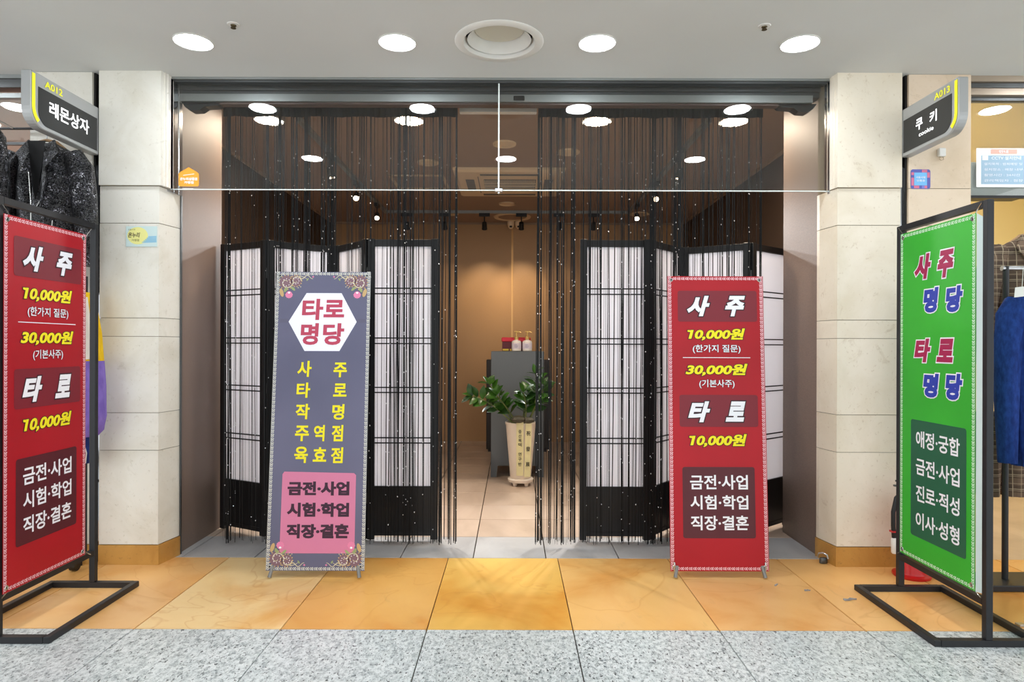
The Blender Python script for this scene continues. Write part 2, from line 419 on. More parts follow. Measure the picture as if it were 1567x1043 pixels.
# ---------------------------------------------------------------- lights in the ceiling
def downlight(x, y, z, label, group, m_, r=.078, trim=True):
    t_ = thing('downlight', label, 'ceiling light', (x, y, z), group)
    prof = [(r * .98, -.002), (r * 1.12, -.006), (r * 1.16, -.004), (r * 1.17, 0.001), (r * .98, .001)]
    MB().loft([[(x + a * math.cos(2 * PI * i / 32), y + a * math.sin(2 * PI * i / 32), z + b) for i in range(32)] for a, b in prof], caps=False).build('trim_ring', M['trimwhite'], t_, True)
    MB().lathe([(r * .2, -.012), (r * .7, -.010), (r * .97, -.004)][::-1] + [(r * .0001, -.012)], (x, y, z), 32).build('diffuser', m_, t_, True)
    return t_
G1 = 'round LED downlights of the corridor ceiling'
for x, lb in ((-1.525, 'bright round downlight above the left pilaster, leftmost in the front row'), (-.552, 'bright round downlight just left of the round air outlet'),
              (.402, 'bright round downlight just right of the round air outlet'), (1.37, 'bright round downlight above the right pilaster, rightmost in the front row')):
    downlight(x, 3.134, ZC, lb, G1, M['led'])
for x, y in ((-1.55, 2.06), (-.05, 2.06), (1.41, 2.06), (-1.55, .9), (0, .6), (1.41, .9), (-3.02, 3.134), (2.94, 3.134), (-3, 1), (3, 1), (-1.5, -1), (1.4, -1), (-3, -1.5), (3, -1.5)):
    where = ('over the left framed red banner' if x < -2 else 'over the left part of the corridor' if x < -1 else 'over the middle of the corridor' if x < 1 else 'over the right part of the corridor' if x < 2 else 'over the green banner')
    row = 'front row' if y > 2.5 else 'second row' if y > 1.5 else 'third row' if y > 0 else 'fourth row'
    downlight(x, y, ZC, 'round corridor downlight in the %s, %s' % (row, where), G1, M['led'])
G2 = 'warm downlights inside the shop'
for x, lb in ((-1.62, 'soft warm downlight inside the shop, at the far left behind the string curtain'), (-.69, 'soft warm downlight inside the shop, left of the curtain gap'),
              (.56, 'soft warm downlight inside the shop, right of the curtain gap'), (1.47, 'soft warm downlight inside the shop, at the far right behind the string curtain')):
    downlight(x, 4.37, RZ, lb, G2, M['warm_led'], .085)

# round air outlet
t_ = thing('air_outlet', 'large round white air outlet in the corridor ceiling between the downlights', 'air vent', (DX, DY, ZC))
def ringmesh(prof, c, n=48):
    mb = MB(); mb.loft([[(c[0] + a * math.cos(2 * PI * i / n), c[1] + a * math.sin(2 * PI * i / n), c[2] + b) for i in range(n)] for a, b in prof], caps=False); return mb
ringmesh([(.158, .03), (.166, .0), (.172, -.008), (.205, -.008), (.212, -.003), (.212, 0)], (DX, DY, ZC)).build('outer_ring', M['trimwhite'], t_, True)
ringmesh([(.152, .006), (.120, .06), (.118, .075)], (DX, DY, ZC)).build('cone', M['trimwhite'], t_, True)
MB().lathe([(.001, .062), (.08, .060), (.112, .050), (.120, .058), (.120, .07)], (DX, DY, ZC), 40).build('core_disc', mat('outlet_core', (206, 202, 186), .6), t_, True)
ringmesh([(.190, .0), (.190, .13), (.0001, .13)], (DX, DY, ZC)).build('duct', M['grille'], t_, True)
for x, y, lb in ((-1.262, 2.965, 'tiny dark sprinkler head in the ceiling above the left pilaster'), (1.135, 2.965, 'tiny dark sprinkler head in the ceiling above the right entrance half')):
    t_ = thing('sprinkler', lb, 'sprinkler', (x, y, ZC), 'ceiling sprinklers')
    MB().lathe([(.028, 0), (.026, -.003), (.016, -.004)], (x, y, ZC), 20).build('cover_plate', M['trimwhite'], t_, True)
    MB().lathe([(.014, 0), (.012, -.008), (.006, -.012), (.012, -.016), (.012, -.018)], (x, y, ZC), 12).build('nozzle', mat('dull_brass', (96, 84, 60), .4, .6), t_, True)

# track lighting in the shop: one U-shaped rail and its heads
t_ = thing('lighting_track', 'black U-shaped lighting track on the brown shop ceiling', 'light track', (0, 5.5, RZ))
MB().box(-1.42, -1.385, 4.3, 7.3, RZ - .03, RZ).build('rail', M['alu'], t_)
MB().box(1.27, 1.305, 4.3, 7.3, RZ - .03, RZ).build('rail', M['alu'], t_)
MB().box(-1.385, 1.27, 7.265, 7.30, RZ - .03, RZ).build('rail', M['alu'], t_)
def head(x, y, dx, dy, label, lit, side=None):
    side = y < 7.2
    t_ = thing('track_spotlight', label, 'spotlight', (x, y, RZ - .03), 'black spotlights on the lighting track')
    l_ = .06
    MB().box(x - (.06 if not side else .018), x + (.06 if not side else .018), y - (.018 if not side else .06), y + (.018 if not side else .06), RZ - .066, RZ - .03).build('adapter', M['black'], t_)
    MB().tube([(x, y, RZ - .06), (x, y, RZ - .15)], .006, 8).build('stem', M['black'], t_)
    a = Vector((x, y, RZ - .15)); d = Vector((dx, dy, -.75)).normalized()
    mb = MB(); mb.tube([a - d * .03, a - d * .02, a + d * .045, a + d * .06], [.012, .026, .028, .031], 16); hd_ = mb.build('lamp_head', M['black'], t_, True)
    e = MB(); e.tube([a + d * .0605, a + d * .063], [.024, .001], 16)
    e.build('lens', M['spot_lens'] if lit else M['grille'], t_)
    if lit:
        L = bpy.data.lights.new('spot', 'SPOT'); L.energy = SPOT * lit; L.color = (1, .80, .56) if lit < 2 else (1, 1, 1); L.spot_size = math.radians(62 if lit < 2 else 76); L.spot_blend = 1; L.shadow_soft_size = .03
        lo = bpy.data.objects.new('spot', L); COL.objects.link(lo); lo.location = a + d * .075; lo.rotation_euler = d.to_track_quat('-Z', 'Y').to_euler()
for x, lit, lb in ((-1.17, 0, 'black track spotlight at the far left of the rear rail'), (-.75, .25, 'black track spotlight second from the left on the rear rail'), (-.31, 1, 'lit black track spotlight left of the bright wall joint'),
                   (.10, 1, 'lit black track spotlight beside the two dome cameras'), (.52, .25, 'black track spotlight right of the dome cameras behind the strings'), (.90, 0, 'black track spotlight near the right end of the rear rail')):
    head(x, 7.28, 0, .62, lb, lit)
for y, lb in ((5.05, 'front'), (5.9, 'middle'), (6.8, 'rear')):
    k = {'front': .15, 'middle': 5.5, 'rear': 5.5}[lb]
    head(-1.402, y, .16, -.95 if k > 1 else 0, lb + ' black spotlight on the left rail of the lighting track', k)
    head(1.288, y, -.16, -.95 if k > 1 else 0, lb + ' black spotlight on the right rail of the lighting track', k)

# ceiling cassette air conditioner
AX, AY, AW = -.028, 5.98, .475
t_ = thing('air_conditioner', 'square beige ceiling cassette air conditioner behind the transom', 'air conditioner', (AX, AY, RZ - .035))
z1 = RZ - .035
MB().loft([[(AX - AW, AY - AW, RZ - .001), (AX + AW, AY - AW, RZ - .001), (AX + AW, AY + AW, RZ - .001), (AX - AW, AY + AW, RZ - .001)], [(AX - AW, AY - AW, RZ - .02), (AX + AW, AY - AW, RZ - .02), (AX + AW, AY + AW, RZ - .02), (AX - AW, AY + AW, RZ - .02)],
           [(AX - AW + .03, AY - AW + .03, z1), (AX + AW - .03, AY - AW + .03, z1), (AX + AW - .03, AY + AW - .03, z1), (AX - AW + .03, AY + AW - .03, z1)]]).build('panel', M['beige'], t_)
g_ = MB()
for k in range(34):
    xx = AX - .22 + k * .0133; g_.box(xx, xx + .006, AY - .2, AY + .2, z1 - .012, z1)
for yy in (AY - .1, AY, AY + .1): g_.box(AX - .225, AX + .235, yy - .004, yy + .004, z1 - .013, z1)
MB().box(AX - .225, AX + .235, AY - .205, AY + .205, z1 - .004, z1 + .001).build('filter', M['black'], t_)
g_.build('grille', mat('light_grille', (206, 192, 166), .5), t_)
for a in ((AX - .25, AX + .25, AY - .385, AY - .34), (AX - .25, AX + .25, AY + .34, AY + .385), (AX - .385, AX - .31, AY - .2, AY + .2), (AX + .31, AX + .385, AY - .2, AY + .2)):
    MB().box(*a, z1 - .004, z1 + .002).build('air_louver', M['grille'], t_)
MB().box(AX - .275, AX - .268, AY - .3, AY + .3, z1 - .002, z1).box(AX + .275, AX + .282, AY - .3, AY + .3, z1 - .002, z1).build('panel_seam', M['grille'], t_)

# flat round fixtures, access hatch, dome cameras
for x, y, r, lb in ((-.06, 4.86, .085, 'flat beige ceiling disc in front of the air conditioner'), (-.69, 5.36, .085, 'flat beige ceiling disc above the left access hatch'), (.43, 5.06, .085, 'flat beige ceiling disc right of the air conditioner'),
                    (-.055, 6.91, .085, 'flat beige ceiling disc behind the air conditioner'), (-.72, 7.42, .11, 'flat beige ceiling disc at the rear left behind the strings'), (1.44, 7.42, .11, 'flat beige ceiling disc at the rear right behind the strings'),
                    (.0, 7.62, .21, 'large shallow round ceiling recess with a beige rim near the back wall')):
    t_ = thing('ceiling_disc', lb, 'ceiling fixture', (x, y, RZ), 'round fixtures in the shop ceiling')
    ringmesh([(r * .78, -.004), (r * .84, -.012), (r, -.012), (r * 1.03, 0)], (x, y, RZ)).build('rim', M['beige'], t_, True)
    MB().lathe([(r * .8, -.003), (r * .3, -.006), (.001, -.006)], (x, y, RZ), 32).build('cover', M['beige'] if r < .2 else M['ceiling_in'], t_, True)
t_ = thing('access_hatch', 'square framed access hatch in the shop ceiling left of the air conditioner', 'access panel', (-.84, 6.0, RZ))
MB().box(-1.09, -.60, 5.76, 5.785, RZ - .008, RZ).box(-1.09, -.60, 6.225, 6.25, RZ - .008, RZ).box(-1.09, -1.065, 5.76, 6.25, RZ - .008, RZ).box(-.625, -.60, 5.76, 6.25, RZ - .008, RZ).build('frame', M['beige'], t_)
MB().box(-1.06, -.63, 5.79, 6.22, RZ - .004, RZ).build('panel', M['ceiling_in'], t_)
for x, lb in ((-.03, 'left of the two cream dome cameras'), (.165, 'right of the two cream dome cameras')):
    x = -.018 if x < 0 else .076
    t_ = thing('dome_camera', lb + ' high on the back wall', 'security camera', (x, 7.9, RZ - .025), 'dome cameras')
    MB().lathe([(.043, 0), (.045, -.02), (.042, -.045), (.033, -.072), (.018, -.088), (.002, -.092)], (x, 7.9, RZ - .0), 24).build('housing', mat('cream_plastic', (236, 208, 170), .4), t_, True)
    MB().lathe([(.001, 0), (.012, -.003), (.016, .002), (.016, .016)], (x, 7.868, RZ - .076), 16).build('lens', M['black'], t_, True)

# ---------------------------------------------------------------- folding screens
RAILZ = [(1.472, 1.505), (1.175, 1.208), (.883, .913), (.582, .613)]
def screen(pts, label, names):
    cx = sum(p[0] for p in pts) / len(pts); t_ = thing('folding_screen', label, 'folding screen', (cx, 4.08, 0))
    for k in range(len(pts) - 1):
        a, b = Vector((*pts[k], 0)), Vector((*pts[k + 1], 0)); d = (b - a); W = d.length; d.normalize(); nn = Vector((-d.y, d.x, 0))
        Mx = Matrix(((d.x, nn.x, 0, a.x), (d.y, nn.y, 0, a.y), (0, 0, 1, 0), (0, 0, 0, 1)))
        g = .004; th = .011; sw = .042
        f = MB(Mx)
        f.cbox(g, g + sw, -th, th, .006, 1.80, .002).cbox(W - g - sw, W - g, -th, th, .006, 1.80, .002)
        f.cbox(g + sw, W - g - sw, -th * .9, th * .9, 1.755, 1.795, .001).box(g + sw, W - g - sw, -th * .6, th * .6, .05, .315)
        f.box(g + sw, W - g - sw, -th * .9, th * .9, .03, .055).box(g + sw, W - g - sw, -th * .9, th * .9, .30, .325)
        fo = f.build('screen_panel', M['black_wood'], t_)
        MB(Mx).box(g + sw - .001, W - g - sw + .001, .001, .0022, .32, 1.76).build('paper', M['paper'], fo)
        for zz in RAILZ:
            for z in zz:
                MB(Mx).box(g + sw - .001, W - g - sw + .001, -th * .7, .0, z - .0035, z + .0035).build('lattice_bar', M['black_wood'], fo)
        if k < len(pts) - 2:
            h_ = MB()
            for z in (.25, .9, 1.6): h_.tube([(b.x, b.y, z - .03), (b.x, b.y, z + .03)], .006, 8)
            h_.build('hinge', M['steel_dark'], t_)
screen([(-1.845, 4.165), (-1.486, 3.975), (-1.135, 4.215), (-.866, 3.925), (-.437, 3.925)], 'black folding screen with white paper behind the left string curtain', 0)
screen([(.402, 3.925), (.832, 3.925), (1.092, 4.235), (1.462, 4.02), (1.80, 4.29)], 'black folding screen with white paper behind the right string curtain', 0)

# ---------------------------------------------------------------- string curtains
def curtain(x0, x1, bunches, label, seed, n):
    n = int(n * .86)
    rnd = random.Random(seed)
    t_ = thing('string_curtain', label, 'string curtain', ((x0 + x1) / 2, 3.80, 2.56))
    MB().tube([(x0 - .02, 3.80, 2.562), (x1 + .02, 3.80, 2.562)], .009, 10).build('curtain_rod', M['steel_dark'], t_, True)
    hm = MB(); N_ = int((x1 - x0) / .012)
    top = []; bot = []
    for k in range(N_ + 1):
        xx = x0 + (x1 - x0) * k / N_; yy = 3.80 + .004 * math.sin(k * 1.9) + .002 * math.sin(k * .7)
        top.append((xx, yy - .011, 2.575)); bot.append((xx, yy - .007, 2.482 + .003 * math.sin(k * .31)))
    hm.add(top + bot, [(k, k + 1, N_ + 2 + k, N_ + 1 + k) for k in range(N_)])
    hm.build('heading', M['thread'], t_)
    s = MB(); bd = MB(); xs = []
    for c_, wd, m_ in bunches:
        for _ in range(m_): xs.append(c_ + rnd.gauss(0, wd))
    while len(xs) < n:
        xx = rnd.uniform(x0, x1)
        dens = .45 + .55 * (.5 + .5 * math.sin(xx * 31 + seed)) * (.5 + .5 * math.sin(xx * 83 + 2 * seed))
        if rnd.random() < dens: xs.append(xx)
    xs += [-100 - rnd.uniform(x0, x1) for _ in range(int(n * .5))]
    for xx in xs:
        fine = xx < -50
        if fine: xx = -100 - xx
        xx = min(max(xx, x0), x1)
        y = 3.80 + rnd.uniform(-.007, .007); r = .0007 if fine else rnd.choice((.0010, .0014, .0019, .0025, .0032)); zb = rnd.uniform(.012, .05)
        drift = rnd.gauss(0, .006); ph = rnd.uniform(0, 6)
        path = [(xx + drift * (1 - q) + .0025 * math.sin(ph + 5 * q), y, zb + (2.50 - zb) * q) for q in (0, .12, .3, .5, .7, .85, 1)]
        s.tube(path, r, 3)
        if not fine and rnd.random() < .42:
            nb = rnd.randint(5, 12); z0 = rnd.uniform(0, .3)
            for k in range(nb):
                z = z0 + (2.4 - z0) * (k + rnd.uniform(0, .5)) / nb
                if z < .08: continue
                q = (z - zb) / (2.5 - zb); bx = xx + drift * (1 - q) + .0025 * math.sin(ph + 5 * q); rr = rnd.choice((.0024, .0030, .0038))
                by = y - r - rr * .5
                bd.add([(bx + rr, by, z), (bx - rr, by, z), (bx, by + rr, z), (bx, by - rr, z), (bx, by, z + rr * 1.3), (bx, by, z - rr * 1.3)],
                       [(0, 2, 4), (2, 1, 4), (1, 3, 4), (3, 0, 4), (2, 0, 5), (1, 2, 5), (3, 1, 5), (0, 3, 5)])
    o = s.build('strings', M['thread'], t_); o['kind'] = 'stuff'
    o = bd.build('beads', M['bead'], t_); o['kind'] = 'stuff'; o['label'] = 'tiny glittering beads on the strings'
    return t_
def X38(px): return (px - 784) * 3.8 / F
curtain(X38(342), X38(700), [(X38(698), .002, 7), (X38(688), .003, 7), (X38(676), .001, 3), (X38(505), .02, 20), (X38(470), .012, 12), (X38(430), .01, 9), (X38(352), .004, 6), (X38(620), .03, 16)],
        'black beaded string curtain on the left half of the entrance', 3, 225)
curtain(X38(823), X38(1166), [(X38(824), .0015, 7), (X38(828), .0015, 5), (X38(844), .002, 5), (X38(862), .003, 9), (X38(878), .004, 7), (X38(1000), .02, 18), (X38(1040), .02, 16), (X38(1163), .002, 6)],
        'black beaded string curtain on the right half of the entrance', 5, 225)
# pale blind box spanning between the two curtain headings, on the shop ceiling
tag(MB().cbox(X38(702) * 1.01, X38(821) * 1.01, 3.86, 3.90, 2.535, 2.575, .003).build('blind_headrail', M['white']), 'short white headrail between the two curtain headings, above the gap', 'headrail')

# ---------------------------------------------------------------- banners
M['eyelet'] = mat('steel_eyelet', (190, 190, 186), .25, 1.)
M['lace_w'] = mat('white_print', (232, 182, 190), .6)
M['ink_w'] = mat('white_ink', (240, 240, 246), .6)
M['ink_dark'] = mat('dark_ink', (52, 18, 30), .6)
M['ink_y'] = mat('yellow_ink', (240, 226, 20), .6)
def cloth(name, rgb, rgb2, rough=.45):
    m = mat(name, rgb, rough, spec=.35); t = NT(m)
    t.color(t.ramp(t.noise(t.coord((1, 1, 1), jitter=False), 1.4, 2), [(.35, rgb2), (.65, rgb)])); return m
M['red'] = cloth('red_banner_print', (182, 22, 36), (164, 16, 30))
M['maroon'] = mat('maroon_print', (122, 22, 38), .5)
M['maroon2'] = mat('dark_maroon_print', (84, 20, 32), .5)
M['green'] = cloth('green_banner_print', (62, 184, 56), (52, 168, 48))
M['green2'] = mat('deep_green_print', (30, 94, 66), .5)
M['slate'] = cloth('slate_banner_print', (108, 107, 132), (94, 94, 118))
M['pinkp'] = mat('pink_print', (210, 122, 156), .5)

def sheet(Mx, W, Hh, m_, parent, sag=.004, nu=8, nv=24):
    mb = MB(Mx); vs = []
    for j in range(nv + 1):
        for i in range(nu + 1):
            u, v = W * i / nu, Hh * j / nv
            vs.append((u, v, 0))
    fs = [(j * (nu + 1) + i, j * (nu + 1) + i + 1, (j + 1) * (nu + 1) + i + 1, (j + 1) * (nu + 1) + i) for j in range(nv) for i in range(nu)]
    mb.add(vs, fs)
    mb.add([(0, 0, -.0008), (W, 0, -.0008), (W, Hh, -.0008), (0, Hh, -.0008)], [(3, 2, 1, 0)])
    return mb.build('banner', m_, parent)
def lace(Mx, W, Hh, m_, parent, inset=.013, n=.0006):
    mb = MB(Mx)
    def motif(u, v, a):
        ca, sa = math.cos(a), math.sin(a)
        def T(x, y): return (u + x * ca - y * sa, v + x * sa + y * ca, n)
        k = 8; ro, ri = .0066, .003
        mb.add([T(ro * math.cos(2 * PI * i / k), ro * math.sin(2 * PI * i / k)) for i in range(k)] + [T(ri * math.cos(2 * PI * i / k), ri * math.sin(2 * PI * i / k)) for i in range(k)],
               [(i, (i + 1) % k, k + (i + 1) % k, k + i) for i in range(k)])
        for sy in (-1, 1):
            mb.add([T(.004, sy * .004), T(.0105, sy * .009), T(.0125, sy * .003), T(.009, 0)], [(0, 1, 2, 3)])
    nv = int((Hh - 2 * inset) / .021); nu = int((W - 2 * inset) / .021)
    for k in range(nv + 1):
        v = inset + (Hh - 2 * inset) * k / nv; motif(inset, v, PI / 2); motif(W - inset, v, PI / 2)
    for k in range(1, nu):
        u = inset + (W - 2 * inset) * k / nu; motif(u, inset, 0); motif(u, Hh - inset, 0)
    for u in (inset - .0085, W - inset + .0085): mb.add([(u - .001, 0.003, n), (u + .001, .003, n), (u + .001, Hh - .003, n), (u - .001, Hh - .003, n)], [(0, 1, 2, 3)])
    return mb.build('lace_border', m_, parent)
def eyelets(Mx, W, Hh, parent, inset=.02):
    for u in (inset, W - inset):
        for v in (inset, Hh - inset):
            mb = MB(Mx); k = 16
            mb.loft([[(u + r * math.cos(2 * PI * i / k), v + r * math.sin(2 * PI * i / k), z) for i in range(k)] for r, z in ((.004, .001), (.005, .003), (.0085, .003), (.010, .001))], caps=False)
            mb.add([(u + .004 * math.cos(2 * PI * i / k), v + .004 * math.sin(2 * PI * i / k), .0012) for i in range(k)], [tuple(range(k))], 1)
            mb.build('eyelet', [M['eyelet'], M['black']], parent, True)

def red_design(Mx, W, Hh, root):
    """price banner; positions measured on the frontal copy in 451 x 149 pixel units"""
    bn = sheet(Mx, W, Hh, M['red'], root)
    lace(Mx, W, Hh, M['lace_w'], bn)
    def U(x, y): xl = 1021 + (y - 422) * 5 / 451; xr = 1167 + (y - 422) * 10.5 / 451; return (x - xl) / (xr - xl) * W
    def V(y): return (873 - y) / 451 * Hh
    for x0, x1, y0, y1, mi in ((1037, 1158, 445, 493.5, 0), (1040, 1160, 607, 656, 0), (1045, 1156, 717, 824, 1)):
        ym = (y0 + y1) / 2
        MB(Mx).poly(rrect(U(x0, ym), U(x1, ym), V(y1), V(y0), .012), .0006).build('text_panel', M['maroon2'] if mi else M['maroon'], bn)
    def T(s, x0, x1, y0, y1, mi, bold, out, shear):
        ym = (y0 + y1) / 2; a = (U(x0, ym), U(x1, ym), V(y1), V(y0))
        tx = MB(Mx)
        if out: put_text(tx, s, *a, n=.0011, bold=bold + out, shear=shear, mi=0, ref=bold)
        put_text(tx, s, *a, n=.0017, bold=bold, shear=shear, mi=mi)
        tx.build('lettering', [M['ink_dark'], M['ink_w'], M['ink_y']], bn)
    for s, x0, x1, y0, y1 in (('사', 1051, 1086, 453, 485), ('주', 1109, 1140, 453, 485), ('타', 1053, 1087, 617, 649), ('로', 1110, 1141, 617, 648)):
        T(s, x0, x1, y0, y1, 1, .055, .05, .28)
    for s, x0, x1, y0, y1 in (('10,000원', 1050, 1140, 504, 523), ('30,000원', 1049, 1144, 559, 578), ('10,000원', 1053, 1143, 667, 687)):
        T(s, x0, x1, y0, y1, 2, .042, .045, .2)
    T('(한가지 질문)', 1060, 1133, 529.5, 543, 1, .012, .03, 0); T('(기본사주)', 1070, 1124, 583.5, 597, 1, .012, .03, 0)
    for s, y0, y1 in (('금전·사업', 729, 751), ('시험·학업', 759.5, 781), ('직장·결혼', 790, 812)):
        T(s, 1056 + (y0 - 729) * .02, 1144.5 + (y0 - 729) * .02, y0, y1, 1, .022, 0, 0)
    a, b = U(1045, 550), U(1148, 550)
    MB(Mx).add([(a, V(550), .001), (b, V(550), .001), (b, V(549), .001), (a, V(549), .001)], [(0, 1, 2, 3)]).build('divider_line', M['ink_w'], bn)
    eyelets(Mx, W, Hh, bn)
    return bn

def framed_stand(xs, y0, y1, hh, label, s):
    """black tube frame; plane at x = xs between y0 (near) and y1 (far); base loop from xs-.2 to xs+.2"""
    t_ = thing('banner_stand', label, 'banner stand', (xs, (y0 + y1) / 2, 0)); r = .0135; B = .2
    for y in (y0, y1): MB().cbox(xs - r, xs + r, y - r, y + r, .026, hh, .002).build('post', M['black_metal'], t_)
    MB().box(xs - r, xs + r, y0 + r, y1 - r, hh - .026, hh).build('top_bar', M['black_metal'], t_)
    MB().box(xs - r, xs + r, y0 + r, y1 - r, .155, .18).build('lower_bar', M['black_metal'], t_)
    for x in (xs - B, xs + B): MB().cbox(x - r, x + r, y0 - .013, y1 + .013, 0, .026, .002).build('base_bar', M['black_metal'], t_)
    for y in (y0, y1): MB().box(xs - B + r, xs + B - r, y - r, y + r, 0, .026).build('base_bar', M['black_metal'], t_)
    return t_
ls = framed_stand(-2.008, 2.565, 3.155, 1.742, 'black framed stand on the left holding a red price banner', 1)
Mx = frame_mat((-1.988, 2.566, .185), (0, 1, 0), (0, 0, 1)); red_design(Mx, .497, 1.49, ls)
gs = framed_stand(1.856, 2.56, 3.135, 1.738, 'black framed stand on the right holding a green banner', -1)
GW, GH, GY, GZ = .505, 1.50, 3.108, .195
Mx = frame_mat((1.838, GY, GZ), (0, -1, 0), (0, 0, 1))
bn = sheet(Mx, GW, GH, M['green'], gs)
lace(Mx, GW, GH, mat('pale_green_print', (206, 236, 206), .6), bn)
def gu(x): return GY - 1.838 * F / (x - 784)
def gz(x, y): return H - (y - 1.9 - 529) * (1.838 / (x - 784)) - GZ
p = MB(Mx)
p.poly(rrect(gu(1395), gu(1480), gz(1437, 836), gz(1437, 648), .012), .0006, 0); p.build('text_panel', M['green2'], bn)
GI = [M['ink_w'], mat('magenta_ink', (164, 24, 78), .6), mat('blue_ink', (36, 58, 168), .6)]
for s, x0, x1, y0, y1, mi in (('사', 1400, 1425, 389, 427, 1), ('주', 1435, 1460, 382, 424, 1), ('명', 1414, 1437, 440, 478, 2), ('당', 1448, 1474, 437, 477, 2),
                              ('타', 1400, 1425, 518, 554, 1), ('로', 1434, 1460, 518, 554, 1), ('명', 1414, 1438, 571, 608, 2), ('당', 1448, 1474, 571, 612, 2)):
    xm = (x0 + x1) / 2; a = (gu(x0), gu(x1), gz(xm, y1), gz(xm, y0)); sh = .2 if mi == 1 else .12
    tx = MB(Mx); put_text(tx, s, *a, n=.0011, bold=.11, shear=sh, mi=0, ref=.062); put_text(tx, s, *a, n=.0018, bold=.062, shear=sh, mi=mi)
    tx.build('lettering', GI, bn)
for s, y in (('애정·궁합', 678), ('금전·사업', 722), ('진로·적성', 765), ('이사·성형', 808)):
    z = gz(1437, y); tx = MB(Mx); put_text(tx, s, gu(1403), gu(1470), z - .038, z + .038, n=.0012, bold=.02, mi=0); tx.build('lettering', GI, bn)
eyelets(Mx, GW, GH, bn)
# pale hem folded back along the near edge
hem = MB(Mx).add([(GW, 0, -.002), (GW + .03, .004, -.006), (GW + .03, GH - .02, -.006), (GW, GH, -.002)], [(0, 1, 2, 3)]).build('hem', mat('pale_hem', (206, 222, 220), .5), bn)
hem['label'] = 'pale folded hem'
# cable ties in the frame corners of both stands
for root, xs, ya, yb, z0, z1 in ((ls, -1.993, 2.612, 3.065, .2, 1.66), (gs, 1.843, 2.625, 3.09, .21, 1.68)):
    for y, yo in ((ya, -.045), (yb, .045)):
        for z, zo in ((z0, -.03), (z1, .05)):
            MB().tube([(xs, y, z), (xs, y + yo * .5, z + zo * .6), (xs, y + yo, z + zo)], .0022, 5).build('cable_tie', M['eyelet'], root)

def easel(o, top, label, W, name='banner_stand'):
    """spring banner stand: feet, two crossed poles behind the sheet, rear prop"""
    o = Vector(o); top = Vector(top); V = (top - o); Hh = V.length
    t_ = thing(name, label, 'banner stand', (o.x + W / 2, o.y, 0))
    Mx = frame_mat(o, (1, 0, 0), V)
    gm = mat('grey_pole', (128, 128, 126), .4, .3)
    for s in (0, 1):
        xb = o.x + (.035 if s == 0 else W - .035); xt = o.x + (W - .03 if s == 0 else .03)
        MB().tube([(xb - (.012 if s == 0 else -.012), o.y - .012, .006), (xb, o.y + .006, .06)], [.0095, .0085], 10).build('foot', gm, t_, True)
        MB().tube([(xb, o.y + .008, .05), ((xb + xt) / 2, (o.y + top.y) / 2 + .02, (o.z + top.z) / 2), (top.x + (xt - o.x), top.y + .012, top.z - .03)], .005, 8).build('pole', gm, t_, True)
    MB().tube([(o.x + W / 2, o.y + .10, .75), (o.x + W / 2, o.y + .42, .01)], .006, 8).build('rear_prop', gm, t_, True)
    return t_, Mx, Hh
rs, Mx, Hh = easel((.799, 3.30, .034), (.806, 3.415, 1.528), 'red price banner on a low spring stand in front of the right folding screen', .497)
red_design(Mx, .497, Hh, rs)
for u in (.02, .477):
    mb = MB(Mx); mb.tube([(u, .0, .004), (u, .03, .006), (u, .045, .004)], .0045, 6); mb.build('hook', M['eyelet'], rs)

g_s, Mx, Hh = easel((-1.229, 3.285, .036), (-1.237, 3.45, 1.548), 'slate grey banner with a white hexagon and paisley corners on a spring stand', .4945)
W = .4945
bn = sheet(Mx, W, Hh, M['slate'], g_s)
lace(Mx, W, Hh, mat('cream_print', (204, 204, 194), .6), bn, .010)
def gU(x, y): xl = 424 - (y - 416) * 15 / 458; xr = 568 - (y - 416) * 8 / 458; return (x - xl) / (xr - xl) * W
def gV(y): return (874 - y) / 458 * Hh
MB(Mx).poly([(gU(x, y), gV(y)) for x, y in ((469.8, 449.9), (442.4, 495.5), (466.8, 541.6), (520.2, 541.6), (546.6, 495.5), (523.4, 449.9))], .0006, 0).build('hexagon', mat('hexagon_white', (240, 242, 252), .5), bn)
pk = [(434, 731), (430, 845), (432, 848.5), (542, 848.5), (544.5, 845), (546.5, 732), (543.5, 729), (437, 727)]
MB(Mx).poly([(gU(x, y), gV(y)) for x, y in pk], .0006).build('text_panel', M['pinkp'], bn)
sbm = mat('slate_band', (92, 90, 112), .5)
for x0, x1 in ((429, 442), (547, 560)): MB(Mx).poly([(gU(x0, 493), gV(497)), (gU(x1, 493), gV(497)), (gU(x1, 493), gV(491)), (gU(x0, 493), gV(491))], .0004).build('side_band', sbm, bn)
SI = [mat('rose_ink', (186, 64, 90), .6), M['ink_y'], mat('plum_ink', (54, 20, 44), .6)]
def T(s, x0, x1, y0, y1, mi, bold, wob=0):
    tx = MB(Mx); ym = (y0 + y1) / 2; put_text(tx, s, gU(x0, ym), gU(x1, ym), gV(y1), gV(y0), n=.0012, bold=bold, shear=wob, mi=mi); tx.build('lettering', SI, bn)
for a in (('타', 463, 495.5, 459, 492.7), ('로', 496, 527.6, 460.6, 488.5), ('명', 461, 488.5, 497.7, 532), ('당', 495, 527.6, 497.7, 532)): T(*a, 0, .036, .03)
for a in (('사', 456, 478, 557, 582), ('주', 511.4, 532, 559.5, 582.5), ('타', 455, 476, 590.7, 614.4), ('로', 511, 531.6, 592, 612.4), ('작', 453.6, 475.3, 623.6, 647.5), ('명', 509.7, 528.4, 624, 648),
          ('주', 452.9, 474.3, 657, 681), ('역', 481.8, 498.5, 656, 681), ('점', 509, 526.7, 656, 681), ('육', 451.9, 472.8, 689, 714), ('효', 480.3, 501, 690, 712), ('점', 508, 526.7, 690, 714)): T(*a, 1, .03, .03)
